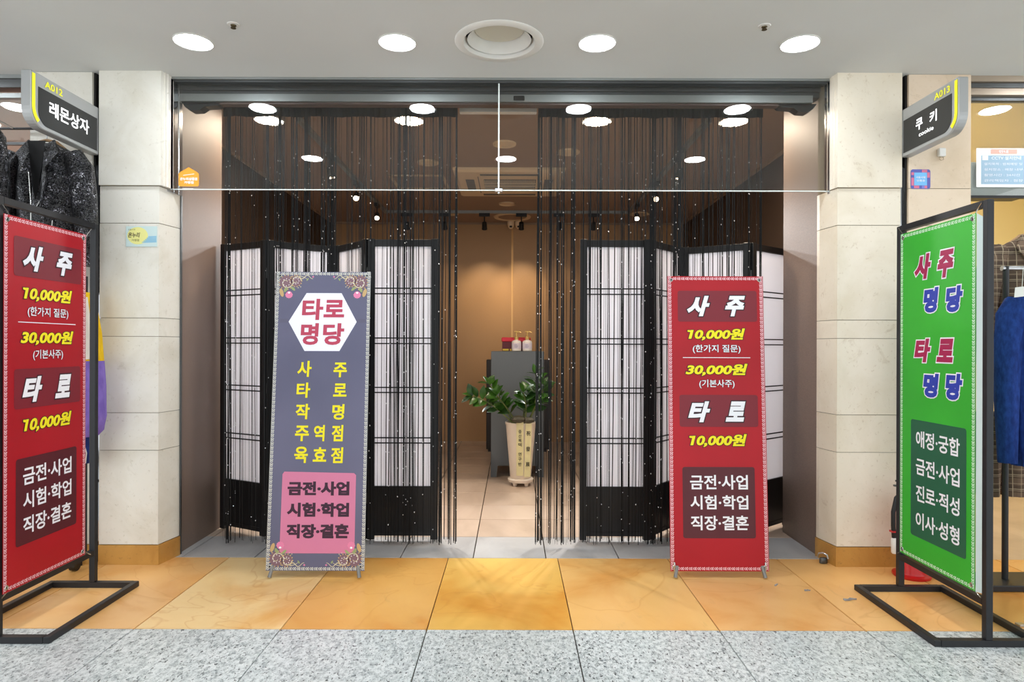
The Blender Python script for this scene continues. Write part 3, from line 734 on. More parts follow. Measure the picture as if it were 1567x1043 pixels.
for a in (('금전·사업', 442, 536.4, 741.7, 762.7), ('시험·학업', 441, 536, 773.4, 794.6), ('직장·결혼', 440.4, 536, 805, 826.5)): T(*a, 2, .05)
# paisley corner ornaments
OM = [mat('ornament_cream', (206, 198, 168), .6), mat('ornament_plum', (128, 96, 106), .6), mat('ornament_green', (150, 164, 110), .6), mat('ornament_pink', (226, 130, 168), .6), mat('ornament_tan', (196, 164, 112), .6), M['ink_w']]
def ornament(Mx, fx, fy, ux, vy):
    mb = MB(Mx)
    def P_(x, y, k): return (ux + fx * x * 1.3, vy + fy * y * 1.3, .0008 + k * .0002)
    def blob(cx, cy, rx, ry, mi, k, n=16, rot=0):
        pts = [P_(cx + rx * math.cos(a) * math.cos(rot) - ry * math.sin(a) * math.sin(rot), cy + rx * math.cos(a) * math.sin(rot) + ry * math.sin(a) * math.cos(rot), k) for a in [2 * PI * i / n for i in range(n)]]
        mb.add(pts if fx * fy > 0 else pts[::-1], [tuple(range(n))], mi)
    def ribbon(pts, w, mi, k):
        vs = []
        for i, (x, y) in enumerate(pts):
            x2, y2 = pts[min(i + 1, len(pts) - 1)]; x1, y1 = pts[max(i - 1, 0)]; dx, dy = x2 - x1, y2 - y1; L = math.hypot(dx, dy) or 1
            ww = w * (1 - .6 * i / len(pts)); vs += [P_(x - dy / L * ww, y + dx / L * ww, k), P_(x + dy / L * ww, y - dx / L * ww, k)]
        mb.add(vs, [(2 * i, 2 * i + 1, 2 * i + 3, 2 * i + 2) for i in range(len(pts) - 1)], mi)
    for cx, cy, R, d in ((.038, .040, .027, 1), (.076, .034, .022, -1)):
        blob(cx, cy, R, R, 1, 0, 20)
        ribbon([(cx + R * (1 - t / 9) * math.cos(d * t * .75), cy + R * (1 - t / 9) * math.sin(d * t * .75)) for t in [q * .28 for q in range(28)]], .0022, 0, 1)
        for q in range(14):
            a = 2 * PI * q / 14; blob(cx + R * 1.08 * math.cos(a), cy + R * 1.08 * math.sin(a), .0028, .0028, 4, 2, 6)
        for q in range(8):
            a = 2 * PI * q / 8; blob(cx + R * .55 * math.cos(a), cy + R * .55 * math.sin(a), .002, .002, 5, 3, 6)
    blob(.050, .088, .013, .012, 3, 1); 
    for q in range(7): blob(.050 + .012 * math.cos(PI * q / 6), .090 + .012 * math.sin(PI * q / 6), .0036, .0036, 3, 2, 8)
    blob(.050, .082, .005, .004, 5, 3, 8); blob(.020, .082, .008, .018, 4, 1, 10, -.3); blob(.036, .070, .006, .011, 2, 2, 10, .5); blob(.066, .066, .005, .011, 2, 1, 10, -.8)
    ribbon([(.09 + .0022 * q, .018 + .007 * math.sin(q * .33)) for q in range(26)], .002, 0, 1)
    ribbon([(.088 + .0018 * q, .014 + .012 * (q / 18) ** 2) for q in range(19)], .0016, 0, 2)
    blob(.123, .028, .003, .007, 2, 2, 8, .6); blob(.145, .017, .004, .003, 3, 2, 8)
    for a_ in ((.090, .052), (.096, .058), (.086, .062)): blob(*a_, .0022, .0022, 0, 1, 6)
    return mb
for fx, fy, ux, vy in ((1, -1, 0.004, Hh - .004), (-1, -1, W - .004, Hh - .004), (1, 1, .004, .006), (-1, 1, W - .004, .006)):
    ornament(Mx, fx, fy, ux, vy).build('corner_ornament', OM, bn)
eyelets(Mx, W, Hh, bn)

# ---------------------------------------------------------------- projecting shop signs
M['signface'] = mat('sign_black_face', (34, 36, 38), .3)
M['signlit'] = mat('lit_white_letters', (255, 255, 255), .5, emit=(255, 255, 255), es=1.0)
M['yellow'] = mat('yellow_strip', (244, 240, 30), .5, emit=(240, 236, 20), es=.25)
M['silver'] = mat('silver_sign_case', (176, 178, 178), .4, .35)
def sign(x, y_far, y_near, z0, z1, face, label, num, words):
    """face = +1: lettered face looks towards +x; the near end is at smaller y; its lower near corner is rounded"""
    t_ = thing('projecting_sign', label, 'shop sign', (x, (y_far + y_near) / 2, (z0 + z1) / 2)); L = y_far - y_near; Hh = z1 - z0; th = .045
    if face > 0: Mx = frame_mat((x, y_near, z0), (0, 1, 0), (0, 0, 1)); nu = lambda u: u
    else: Mx = frame_mat((x, y_far, z0), (0, -1, 0), (0, 0, 1)); nu = lambda u: L - u
    R = .085
    def outline(i=0., R=R, top=0., far=0.):
        pts = [(i + .006, Hh - i - top), (i, Hh - i - .006 - top)]
        for k in range(9):
            a = PI + (PI / 2) * k / 8; pts.append((i + R + R * math.cos(a), i + R + R * math.sin(a)))
        pts += [(L - i - far, i), (L - i - far, Hh - i - top)]
        pts = [(nu(a), b) for a, b in pts]
        return pts if face > 0 else pts[::-1]
    b = MB(Mx); o_ = outline()
    b.loft([[(p[0], p[1], -th) for p in o_], [(p[0], p[1], -.004) for p in o_], [(nu(L / 2) + (p[0] - nu(L / 2)) * .985, Hh / 2 + (p[1] - Hh / 2) * .97, 0) for p in o_]])
    b.build('case', M['silver'], t_)
    f = MB(Mx); o2 = []
    i0, i1, r = .045, .018, .062
    pts = [(i0, Hh - .062), (i0, i1 + r)]
    for k in range(1, 9):
        a = PI + (PI / 2) * k / 8; pts.append((i0 + r + r * math.cos(a), i1 + r + r * math.sin(a)))
    pts += [(L - .016, i1), (L - .016, Hh - .062)]
    pts = [(nu(a), b_) for a, b_ in pts]
    if face < 0: pts = pts[::-1]
    f.loft([[(p_[0], p_[1], .0005) for p_ in pts], [(p_[0], p_[1], .002) for p_ in pts]]); f.build('face_panel', M['signface'], t_)
    y_ = MB(Mx); strip = []
    path = [(.014, Hh - .012)] + [(.014 + (R - .012) + (R - .012) * math.cos(PI + (PI / 2) * k / 8), .016 + (R - .012) + (R - .012) * math.sin(PI + (PI / 2) * k / 8)) for k in range(6)]
    wv = .010
    vs = []
    for k, (a, b_) in enumerate(path):
        x2, y2 = path[min(k + 1, len(path) - 1)]; x1, y1 = path[max(k - 1, 0)]; dx, dy = x2 - x1, y2 - y1; l_ = math.hypot(dx, dy)
        n_ = (-dy / l_, dx / l_); vs += [(nu(a + n_[0] * wv), b_ + n_[1] * wv, .0025), (nu(a - n_[0] * wv), b_ - n_[1] * wv, .0025)]
    y_.add(vs, [(2 * k, 2 * k + 1, 2 * k + 3, 2 * k + 2) for k in range(len(path) - 1)]); y_.build('yellow_strip', M['yellow'], t_)
    tx = MB(Mx)
    for s_, u0, u1, v0, v1, bold, mi in words + [num]:
        put_text(tx, s_, u0, u1, v0, v1, n=.0035, bold=bold, mi=mi)
    tx.build('lettering', [M['signlit'], M['yellow']], t_)['kind'] = 'stuff'
    if face > 0: MB().box(x - .04, x - .005, y_far, y_far + .012, z0 + .02, z1 - .02).build('bracket', M['steel_dark'], t_)
    else: MB().box(x + .005, x + .04, y_far, y_far + .012, z0 + .02, z1 - .02).build('bracket', M['steel_dark'], t_)
    return t_
sign(-2.19, 3.475, 2.985, 2.165, 2.415, 1, 'silver projecting sign with yellow edge reading A012, over the sequin jacket', ('A012', .085, .205, .200, .232, .015, 1), [('레몬상자', .115, .405,   .078, .150, .018, 0)])
sign(2.06, 3.475, 3.035, 2.165, 2.415, -1, 'silver projecting sign with yellow edge reading A013, over the green banner', ('A013', .27, .385, .200, .232, .015, 1), [('쿠', .125, .18, .098, .155, .022, 0), ('키', .235, .29, .098, .155, .022, 0), ('cookie', .15, .265, .062, .083, .012, 0)])

# ---------------------------------------------------------------- stickers and small wall things
def plate(name, label, cat, Mx, pts, m_, th=.0012, parent=None):
    mb = MB(Mx); mb.loft([[(p[0], p[1], 0) for p in pts], [(p[0], p[1], th) for p in pts]]); o = mb.build(name, m_, parent)
    if label: tag(o, label, cat)
    return o
yf = 3.4775
Mx = frame_mat((-2.045, yf - .0005, 1.682), (1, 0, 0), (0, 0, 1))
st = plate('sticker', 'pale yellow and blue sticker on the left marble pilaster', 'sticker', Mx, [(0, 0), (.165, 0), (.165, .108), (0, .108)], mat('sticker_paleblue', (206, 226, 224), .5))
mb = MB(Mx); mb.poly([(.062 + .055 * math.cos(a), .058 + .046 * math.sin(a)) for a in [2 * PI * i / 20 for i in range(20)]], .0016, 0)
for k in range(5): mb.add([(.085 + .008 * k, .022 + k * .007, .0018), (.162, .024 + k * .007, .0018), (.162, .028 + k * .007, .0018), (.087 + .008 * k, .026 + k * .007, .0018)], [(0, 1, 2, 3)], 1)
put_text(mb, '온누리', .012, .075, .048, .075, n=.0022, bold=.02, shear=.2, mi=2); put_text(mb, '가맹점', .03, .07, .028, .040, n=.0022, bold=.01, mi=3)
put_text(mb, '전통시장', .012, .05, .086, .094, n=.0022, bold=0, mi=3)
mb.build('print', [mat('sticker_yellow', (240, 236, 150), .5), mat('sticker_blue', (110, 190, 230), .5), M['ink_dark'], mat('sticker_brown', (120, 120, 60), .5)], st)
Mx = frame_mat((-1.812, YG - .0058, 2.023), (1, 0, 0), (0, 0, 1))
st = plate('sticker', 'orange house-shaped sticker on the transom glass', 'sticker', Mx, [(.006, 0), (.104, 0), (.11, .006), (.11, .068), (.10, .078), (.055, .104), (.01, .078), (0, .068), (0, .006)], mat('sticker_orange', (250, 164, 50), .5), .0008)
mb = MB(Mx); put_text(mb, '온누리상품권', .008, .102, .032, .048, n=.0012, bold=.04); put_text(mb, '가맹점', .030, .082, .014, .028, n=.0012, bold=.04)
mb.add([(.025, .058, .0012), (.085, .066, .0012), (.085, .069, .0012), (.025, .061, .0012)], [(0, 1, 2, 3)]); mb.build('print', M['ink_w'], st)
yc = 3.4845
Mx = frame_mat((2.112, yc - .0005, 2.002), (1, 0, 0), (0, 0, 1))
st = plate('sticker', 'square blue sticker with pixel border on the peach marble column', 'sticker', Mx, rrect(0, .104, 0, .103, .012), mat('sticker_indigo', (92, 96, 176), .5))
mb = MB(Mx)
for k in range(7):
    for j in range(7):
        if 1 <= k <= 5 and 1 <= j <= 5: continue
        if random.random() < .45 and not (k in (0, 6) and j in (0, 6)):
            a, b = .003 + k * .014, .003 + j * .014; mb.add([(a, b, .0016), (a + .014, b, .0016), (a + .014, b + .014, .0016), (a, b + .014, .0016)], [(0, 1, 2, 3)], random.choice((0, 1)))
mb.poly([(.018, .018), (.086, .018), (.086, .086), (.018, .086)], .0018, 2)
put_text(mb, '서울사랑', .026, .078, .055, .066, n=.0024, bold=.02, mi=3); put_text(mb, '상품권', .03, .074, .038, .049, n=.0024, bold=.02, mi=3)
mb.build('print', [mat('sticker_coral', (222, 120, 150), .5), mat('sticker_lilac', (130, 130, 210), .5), mat('sticker_sky', (120, 190, 240), .5), M['ink_w']], st)
t_ = thing('wall_socket', 'small white wall plug with short wires under the right sign', 'wall plug', (2.27, yc, 2.19))
MB().cbox(2.252, 2.288, yc - .02, yc, 2.17, 2.215, .003).build('body', M['white'], t_)
MB().tube([(2.262, yc - .01, 2.172), (2.255, yc - .015, 2.155), (2.268, yc - .012, 2.15)], .0015, 5).tube([(2.276, yc - .01, 2.172), (2.28, yc - .012, 2.155), (2.272, yc - .014, 2.152)], .0015, 5).build('wire', mat('wire_grey', (170, 150, 120), .5), t_)
# padlock-like floor bolt beside the right jamb
t_ = thing('padlock', 'small worn steel padlock on the floor at the right door jamb', 'padlock', (1.69, 3.53, 0))
MB().tube([(1.655, 3.55, .028), (1.66, 3.545, .05), (1.675, 3.53, .056), (1.69, 3.515, .048), (1.692, 3.51, .03)], .0045, 8).build('shackle', M['steel'], t_, True)
MB().loft([[(1.676 + r * math.cos(a) * 1.0, 3.528 + r * .55 * math.sin(a), z) for a in [2 * PI * i / 16 for i in range(16)]] for r, z in ((.016, 0), (.022, .004), (.022, .028), (.016, .032))]).build('body', M['steel_dark'], t_, True)
for (x, y, a, lb) in ((1.555, 3.02, .3, 'crumpled grey tape scrap on the sandstone beside the green banner base'), (1.29, 3.20, .9, 'tiny grey paper scrap on the sandstone in front of the red banner'), (1.41, 3.13, .2, 'tiny grey fluff speck on the sandstone joint')):
    mb = MB(); k = 1 if 'tape' in lb else .45
    pts = [(-.03, -.006), (-.01, -.009), (.012, -.005), (.032, -.01), (.03, .004), (.008, .006), (-.008, .004), (-.028, .008)]
    q = [(x + k * (p_[0] * math.cos(a) - p_[1] * math.sin(a)), y + k * (p_[0] * math.sin(a) + p_[1] * math.cos(a))) for p_ in pts]
    mb.loft([[(p_[0], p_[1], .0008) for p_ in q], [(p_[0], p_[1], .004 + .004 * (i % 2)) for i, p_ in enumerate(q)]]); tag(mb.build('litter_scrap', mat('grey_scrap', (150, 146, 146), .7)), lb, 'litter')

# ---------------------------------------------------------------- fire extinguisher behind the green stand
ex, ey = 2.035, 3.34
t_ = thing('fire_extinguisher', 'red fire extinguisher with black hose half hidden behind the green banner', 'fire extinguisher', (ex, ey, 0))
MB().lathe([(.085, .0), (.088, .004), (.088, .014), (.066, .018), (.062, .03), (.062, .34), (.056, .375), (.03, .40), (.018, .41), (.018, .43)], (ex, ey, 0), 28).build('cylinder', mat('extinguisher_red', (196, 22, 24), .3), t_, True)
MB().box(ex - .045, ex + .02, ey - .066, ey - .0595, .2, .30).build('instruction_label', mat('extinguisher_label', (232, 190, 60), .5), t_)
MB().cbox(ex - .015, ex + .015, ey - .015, ey + .015, .425, .46, .003).box(ex - .09, ex + .02, ey - .008, ey + .008, .455, .463).box(ex - .08, ex + .01, ey - .008, ey + .008, .478, .486).build('valve', M['steel_dark'], t_)
MB().tube([(ex - .01, ey - .01, .44), (ex - .05, ey - .02, .44), (ex - .09, ey - .02, .40), (ex - .105, ey - .02, .33), (ex - .105, ey - .02, .26), (ex - .10, ey - .02, .19)], .011, 10).build('hose', M['black'], t_, True)
MB().tube([(ex - .10, ey - .02, .20), (ex - .10, ey - .02, .19), (ex - .10, ey - .02, .125), (ex - .10, ey - .02, .12)], [.011, .015, .014, .010], 12).build('nozzle', M['white'], t_, True)
MB().box(ex - .118, ex - .05, ey - .034, ey - .006, .228, .236).build('hose_clip', mat('clip_red', (190, 20, 24), .4), t_)

# ---------------------------------------------------------------- back of the shop: cabinets, plant, bottles
t_ = thing('storage_cabinet', 'tall slate grey cabinet behind the potted plant, carrying the pump bottles', 'cabinet', (.05, 6.0, 0))
CG = mat('slate_grey_lacquer', (92, 98, 102), .45)
cx0, cx1, cy0, cy1 = -.185, .285, 5.82, 6.22
MB().cbox(cx0, cx1, cy0, cy1, .10, 1.115, .003).build('body', CG, t_)
for x in (cx0, cx1 - .06):
    for y in (cy0, cy1 - .05): MB().prism([(x, 0), (x + (.05 if x < 0 else .06), 0), (x + .06, .105), (x, .105)] if x < 0 else [(x + .01, 0), (x + .06, 0), (x + .06, .105), (x, .105)], 1, y, y + .05).build('leg', CG, t_)
MB().box(cx0 + .004, cx0 + .007, cy0 + .03, cy1 - .02, .13, 1.09).build('side_seam', M['steel_dark'], t_)
t_ = thing('low_cabinet', 'dark low cabinet against the back wall behind the slate grey cabinet', 'cabinet', (.06, 7.35, 0))
DK = mat('dark_brown_board', (42, 36, 34), .5)
MB().cbox(-.28, .40, 7.2, 7.5, .03, 1.01, .003).build('body', DK, t_)
for x in (-.26, .34):
    MB().box(x, x + .04, 7.22, 7.26, 0, .03).build('foot', DK, t_)
MB().box(-.27, .055, 7.188, 7.2, .05, .99).build('door', DK, t_); MB().box(.065, .39, 7.188, 7.2, .05, .99).build('door', DK, t_)
ct = 1.116
t_ = thing('storage_box', 'red lidded box with dark side behind the pump bottles', 'box', (.03, 6.05, ct))
MB().box(-.09, .165, 6.02, 6.14, ct, ct + .095).build('body', mat('box_maroon', (92, 20, 34), .5), t_)
MB().cbox(-.096, .171, 6.012, 6.146, ct + .085, ct + .125, .006).build('lid', mat('box_red', (214, 40, 60), .45), t_)
MB().box(-.085, -.03, 6.017, 6.0195, ct + .004, ct + .02).box(-.02, .03, 6.017, 6.0195, ct + .004, ct + .02).build('stripe', mat('box_yellow', (226, 200, 70), .5), t_)
for x, lb in ((.04, 'white pump bottle with gold pump, left of the pair on the grey cabinet'), (.138, 'white pump bottle with gold pump, right of the pair on the grey cabinet')):
    t_ = thing('pump_bottle', lb, 'bottle', (x, 5.95, ct), 'pump bottles on the cabinet')
    MB().lathe([(.038, 0), (.043, .004), (.043, .082), (.036, .094), (.016, .10), (.014, .108)], (x, 5.95, ct), 24).build('bottle', mat('bottle_white', (236, 228, 220), .3), t_, True)
    MB().lathe([(.0436, .022), (.0438, .024), (.0438, .07), (.0436, .072)], (x, 5.95, ct), 24).build('label_wrap', mat('bottle_label', (226, 214, 222), .5), t_, True)
    lm = MB(frame_mat((x - .02, 5.905, ct + .03), (1, 0, 0), (0, 0, 1)))
    for k, w_ in enumerate((.030, .036, .026)): lm.box(0, w_, .004 + .011 * k, .007 + .011 * k, 0, .0005)
    lm.build('print', mat('label_ink', (120, 110, 150), .5), t_)
    MB().lathe([(.018, .104), (.019, .108), (.019, .128), (.012, .134), (.006, .136), (.006, .165), (.011, .168), (.011, .178), (.002, .18)], (x, 5.95, ct), 16).tube([(x - .02, 5.95, ct + .176), (x, 5.95, ct + .176), (x + .03, 5.945, ct + .174), (x + .042, 5.945, ct + .166)], [.005, .006, .004, .003], 8).build('pump', mat('gold_plastic', (222, 186, 112), .3, .4), t_, True)

px_, py_ = .075, 5.50
t_ = thing('potted_plant', 'tall cream pot with a glossy green plant and lettered ribbons before the cabinet', 'potted plant', (px_, py_, 0))
PM = mat('cream_ceramic', (236, 222, 204), .3)
pot = MB().lathe([(.001, .062), (.082, .062), (.088, .075), (.098, .20), (.112, .36), (.124, .50), (.130, .515), (.130, .528), (.120, .528), (.116, .50), (.001, .495)], (px_, py_, 0), 36).build('pot', PM, t_, True)
MB().lathe([(.001, .030), (.095, .030), (.104, .034), (.108, .055), (.100, .062), (.001, .062)], (px_, py_, 0), 32).build('saucer', PM, t_, True)
for a in (-2.3, -.85, .8, 2.3):
    fx, fy = px_ + .07 * math.cos(a), py_ + .07 * math.sin(a); MB().lathe([(.012, 0), (.018, .008), (.02, .034)], (fx, fy, 0), 12).build('pot_foot', PM, t_, True)
MB().lathe([(.114, .505), (.06, .512), (.001, .515)], (px_, py_, 0), 20).build('soil', mat('soil', (48, 36, 26), .9), t_)
LG = mat('glossy_leaf', (44, 92, 26), .28); NT(LG).b.inputs['Base Color'].default_value = lin((46, 92, 28))
tl = NT(LG); tl.color(tl.ramp(tl.noise(tl.coord((1, 1, 1)), 6, 2), [(.35, (18, 48, 12)), (.65, (62, 108, 30))]))
SM = mat('plant_stem', (108, 118, 62), .5)
def leaf(c_, d, L, w_, roll):
    d = Vector(d).normalized(); side = d.cross(Vector((0, -.5, 1))).normalized(); side = (Matrix.Rotation(roll, 3, d) @ side).normalized(); up = side.cross(d)
    c_ = Vector(c_); mb = MB(); vs = []; prof = [(0, .05), (.15, .55), (.38, 1), (.62, .92), (.85, .45), (1, 0.02)]
    for t0, k in prof:
        cc = c_ + d * (L * t0) - up * (.18 * L * t0 * t0); vs += [tuple(cc + side * (w_ * k) + up * (.22 * w_ * k)), tuple(cc), tuple(cc - side * (w_ * k) + up * (.22 * w_ * k))]
    fs = []
    for k in range(len(prof) - 1):
        b = 3 * k; fs += [(b, b + 1, b + 4, b + 3), (b + 1, b + 2, b + 5, b + 4)]
    mb.add(vs, fs); mb.build('leaf', LG, t_, True)
rl = random.Random(4)
stems = [((-.06, 0), (-.24, -.05, .26), (-.40, -.06, .24)), ((-.05, .02), (-.16, .02, .22), (-.26, .0, .33)), ((-.03, 0), (-.10, -.04, .16), (-.20, -.10, .25)), ((.03, .0), (.06, -.03, .18), (.02, -.06, .27)),
         ((.06, .0), (.16, -.02, .28), (.12, -.06, .42)), ((.05, .02), (.14, .03, .20), (.20, .03, .32)), ((.02, .03), (.02, .06, .16), (.08, .08, .26))]
for b0, md, en in stems:
    p0 = Vector((px_ + b0[0], py_ + b0[1], .51)); p1 = Vector((px_ + md[0], py_ + md[1], .51 + md[2] * .75)); p2 = Vector((px_ + en[0], py_ + en[1], .51 + en[2]))
    path = [tuple((1 - q) ** 2 * p0 + 2 * q * (1 - q) * p1 + q * q * p2) for q in [k / 8 for k in range(9)]]
    MB().tube(path, [.009 - .0007 * k for k in range(9)], 7).build('stem', SM, t_, True)
    for k in range(3, 9):
        q = Vector(path[k]); dr = (Vector(path[k]) - Vector(path[k - 1])).normalized()
        for s in (-1, 1):
            sd = dr.cross(Vector((0, 1, 0))).normalized() * s
            leaf(q, dr * .55 + sd * .8 + Vector((rl.uniform(-.2, .2), rl.uniform(-.5, .1), rl.uniform(-.1, .25))), rl.uniform(.085, .125), rl.uniform(.024, .036), rl.uniform(-.5, .5))
    leaf(path[-1], Vector(path[-1]) - Vector(path[-2]), .09, .024, 0)
# ribbons tied round the plant and hanging over the pot
RB = mat('cream_ribbon', (232, 222, 168), .45)
def ribbon(x, w_, z0, txt):
    ys = lambda z: py_ - (.132 if z > .5 else .088 + (.13 - .088) * max(0, z - .07) / .45) - .006
    zs = [.56, .545, .53, .50, .40, .30, .20, z0]; mb = MB()
    vs = []
    for z in zs:
        yy = ys(z) if z < .56 else py_ - .06
        xx = px_ + x * (.85 + .3 * z)
        vs += [(xx - w_ / 2, yy + .004, z), (xx, yy - .001, z), (xx + w_ / 2, yy + .004, z)]
    fs = []
    for k in range(len(zs) - 1):
        b = 3 * k; fs += [(b, b + 3, b + 4, b + 1), (b + 1, b + 4, b + 5, b + 2)]
    mb.add(vs, fs); r_ = mb.build('ribbon', RB, t_, True)
    tm = MB()
    for s, za, zb, ww in txt:
        zc = (za + zb) / 2; Mf = frame_mat((px_ + x * (.85 + .3 * zc) - ww / 2, ys(zc) - .0075, za), (1, 0, 0), (0, -.09, 1))
        tm.M = Mf; put_text(tm, s, 0, ww, 0, zb - za, n=.001, bold=.02)
    tm.build('lettering', M['black'], r_)
ribbon(-.008, .058, .095, [(c_, .448 - k * .036, .448 - k * .036 + .030, .026) for k, c_ in enumerate('중산복덕')] + [(c_, .262 - k * .042, .262 - k * .042 + .030, .026) for k, c_ in enumerate('연구반')])
ribbon(.062, .052, .085, [('祝', .43, .47, .034), ('發', .30, .34, .034), ('展', .17, .21, .034)])
MB().lathe([(.02, 0), (.05, .012), (.06, .03), (.045, .05), (.015, .06)], (px_ - .02, py_ - .14, .535), 10, sy=.6).lathe([(.02, 0), (.045, .012), (.05, .03), (.03, .05)], (px_ + .06, py_ - .13, .53), 9, sy=.6).build('ribbon_bow', mat('grey_bow', (66, 62, 46), .5), t_)

# ---------------------------------------------------------------- neighbouring shops
# left
t_ = sempty('wall_left_shop', 'pink brick wall and shell of the shop on the left')
MB().box(-4.6, -2.56, 5.2, 5.26, 0, 2.9).box(-4.6, -4.55, 3.5, 5.2, 0, 2.9).box(-2.56, -2.50, 3.66, 5.2, 0, 2.9).build('shell', mat('pale_mortar', (212, 190, 176), .8), t_)
BR = [mat('pink_brick', (226, 170, 150), .7), mat('pale_brick', (232, 186, 166), .7), mat('tan_brick', (214, 154, 132), .7)]
proto = {}
rb = random.Random(2)
for k in range(11):
    z = 1.75 + k * .082
    for i in range(9):
        x0 = -4.55 + i * .225 + (.11 if k % 2 else 0)
        if x0 + .215 > -2.57: continue
        MB().box(x0, x0 + .215, 5.188 - rb.uniform(0, .004), 5.2, z, z + .072).build('brick', BR[rb.randrange(3)], t_)
struct(MB().box(-4.6, -2.5, 3.55, 5.26, 2.66, 2.7).build('ceiling', M['ceiling']), 'ceiling of the left neighbouring shop')
struct(MB().box(-4.6, 2.6, 3.66, 3.7, 0, -.01).build('trim_8', M['joint'])) if False else None
struct(MB().box(-4.6, -2.56, 3.52, 3.56, ZC - .02, ZC + .05, 0).box(-4.6, -2.56, 3.53, 3.60, 2.545, ZC - .022, 1).box(-4.6, -2.56, 3.56, 3.60, 2.50, 2.525, 0).build('trim_8', [M['alu'], M['steel_dark']]), 'aluminium head frame of the left neighbouring shop')
downlight(-3.6, 4.4, 2.66, 'ceiling light in the left neighbouring shop', 'neighbour shop lights', mat('led_soft', (255, 255, 255), .5, emit=(255, 248, 240), es=70), .13)
struct(MB().box(-4.6, -2.5, 3.6, 5.2, -.012, 0).box(2.4, 4.6, 3.6, 5.6, -.012, 0).build('floor', M['ceramic']), 'pale floor of the neighbouring shops')
# right
CW = mat('warm_cream_paint', (232, 214, 160), .7)
struct(MB().box(2.38, 4.6, 5.5, 5.56, .0, 2.9, 0).box(4.55, 4.6, 3.5, 5.5, 0, 2.9, 0).box(2.38, 2.432, 3.66, 5.5, 0, 2.9, 0).build('wall_right_shop', CW), 'cream walls of the shop on the right')
struct(MB().box(2.38, 4.6, 3.55, 5.56, 2.66, 2.7).build('ceiling', mat('yellowish_ceiling', (236, 220, 176), .8)), 'ceiling of the right neighbouring shop')
struct(MB().box(2.432, 4.6, 3.50, 3.56, ZC - .03, ZC + .05, 0).box(2.432, 4.6, 3.52, 3.60, 2.555, ZC - .032, 1).box(2.432, 4.6, 3.53, 3.60, 2.52, 2.555, 0).box(2.432, 4.6, 3.56, 3.60, 2.50, 2.52, 1).build('trim_9', [mat('champagne_aluminium', (176, 160, 142), .4, .6), M['steel_dark']]), 'champagne aluminium head frame of the right neighbouring shop')
downlight(2.88, 4.7, 2.66, 'out-of-view ceiling light added to brighten the right neighbouring shop', 'neighbour shop lights', mat('fill_led_cream', (255, 255, 255), .5, emit=(255, 250, 235), es=190), .12)  # added lamp hidden behind the column, brightens the cream room
wn = sempty('window_2', 'glass transom of the right neighbouring shop')
MB().box(2.434, 4.5, 3.565, 3.573, 1.985, 2.50).build('pane', M['glass'], wn)
MB().box(2.434, 4.5, 3.555, 3.585, 1.972, 1.985).build('glass_edge', M['steel_dark'], wn)
MB().box(2.434, 4.5, 3.5745, 3.5755, 1.985, 2.17).build('frosted_film', mat('frosted_film', (206, 214, 208), .7), wn)
w3 = sempty('window_3', 'glass transom of the left neighbouring shop')
MB().box(-4.5, -2.562, 3.565, 3.573, 2.26, 2.50).build('pane', M['glass'], w3)
MB().box(-4.5, -2.562, 3.56, 3.58, 2.245, 2.26).build('glass_edge', M['steel_dark'], w3)
# CCTV notice on that glass
Mx = frame_mat((2.512, 3.558, 2.03), (1, 0, 0), (0, 0, 1))
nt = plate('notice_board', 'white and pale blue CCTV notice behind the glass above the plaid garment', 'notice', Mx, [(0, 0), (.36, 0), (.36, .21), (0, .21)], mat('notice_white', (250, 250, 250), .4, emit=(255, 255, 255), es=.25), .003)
mb = MB(Mx); mb.poly(rrect(.075, .22, .178, .205, .004), .0036, 0); mb.poly([(.024, .015), (.35, .015), (.35, .172), (.024, .172)], .0036, 1)
mb.poly([(.03, .145), (.062, .145), (.062, .17), (.03, .17)], .004, 2)
put_text(mb, 'CCTV 설치안내', .08, .24, .147, .168, n=.0042, bold=.02, mi=3)
put_text(mb, '설치목적 : 범죄예방 및 시설안전', .04, .335, .118, .132, n=.0042, bold=.005, mi=2); put_text(mb, '설치장소 : 매장 내부', .04, .25, .088, .102, n=.0042, bold=.005, mi=2)
put_text(mb, '촬영시간 : 24시간', .04, .235, .058, .072, n=.0042, bold=.005, mi=2); put_text(mb, '관리책임자 : 점장', .04, .25, .028, .042, n=.0042, bold=.005, mi=2)
put_text(mb, '안내', .12, .17, .183, .2, n=.0042, bold=.02, mi=2)
mb.build('print', [mat('notice_coral', (238, 176, 160), .5), mat('notice_blue', (158, 186, 206), .5), M['ink_w'], mat('notice_ink', (236, 240, 246), .5)], nt)
tag(MB().prism([(2.434, 1.958), (2.72, 1.958), (2.755, 1.972), (2.434, 1.972)], 1, 3.50, 3.58).build('awning_bar', M['black']), 'thin dark bar under the right neighbouring transom', 'bar')

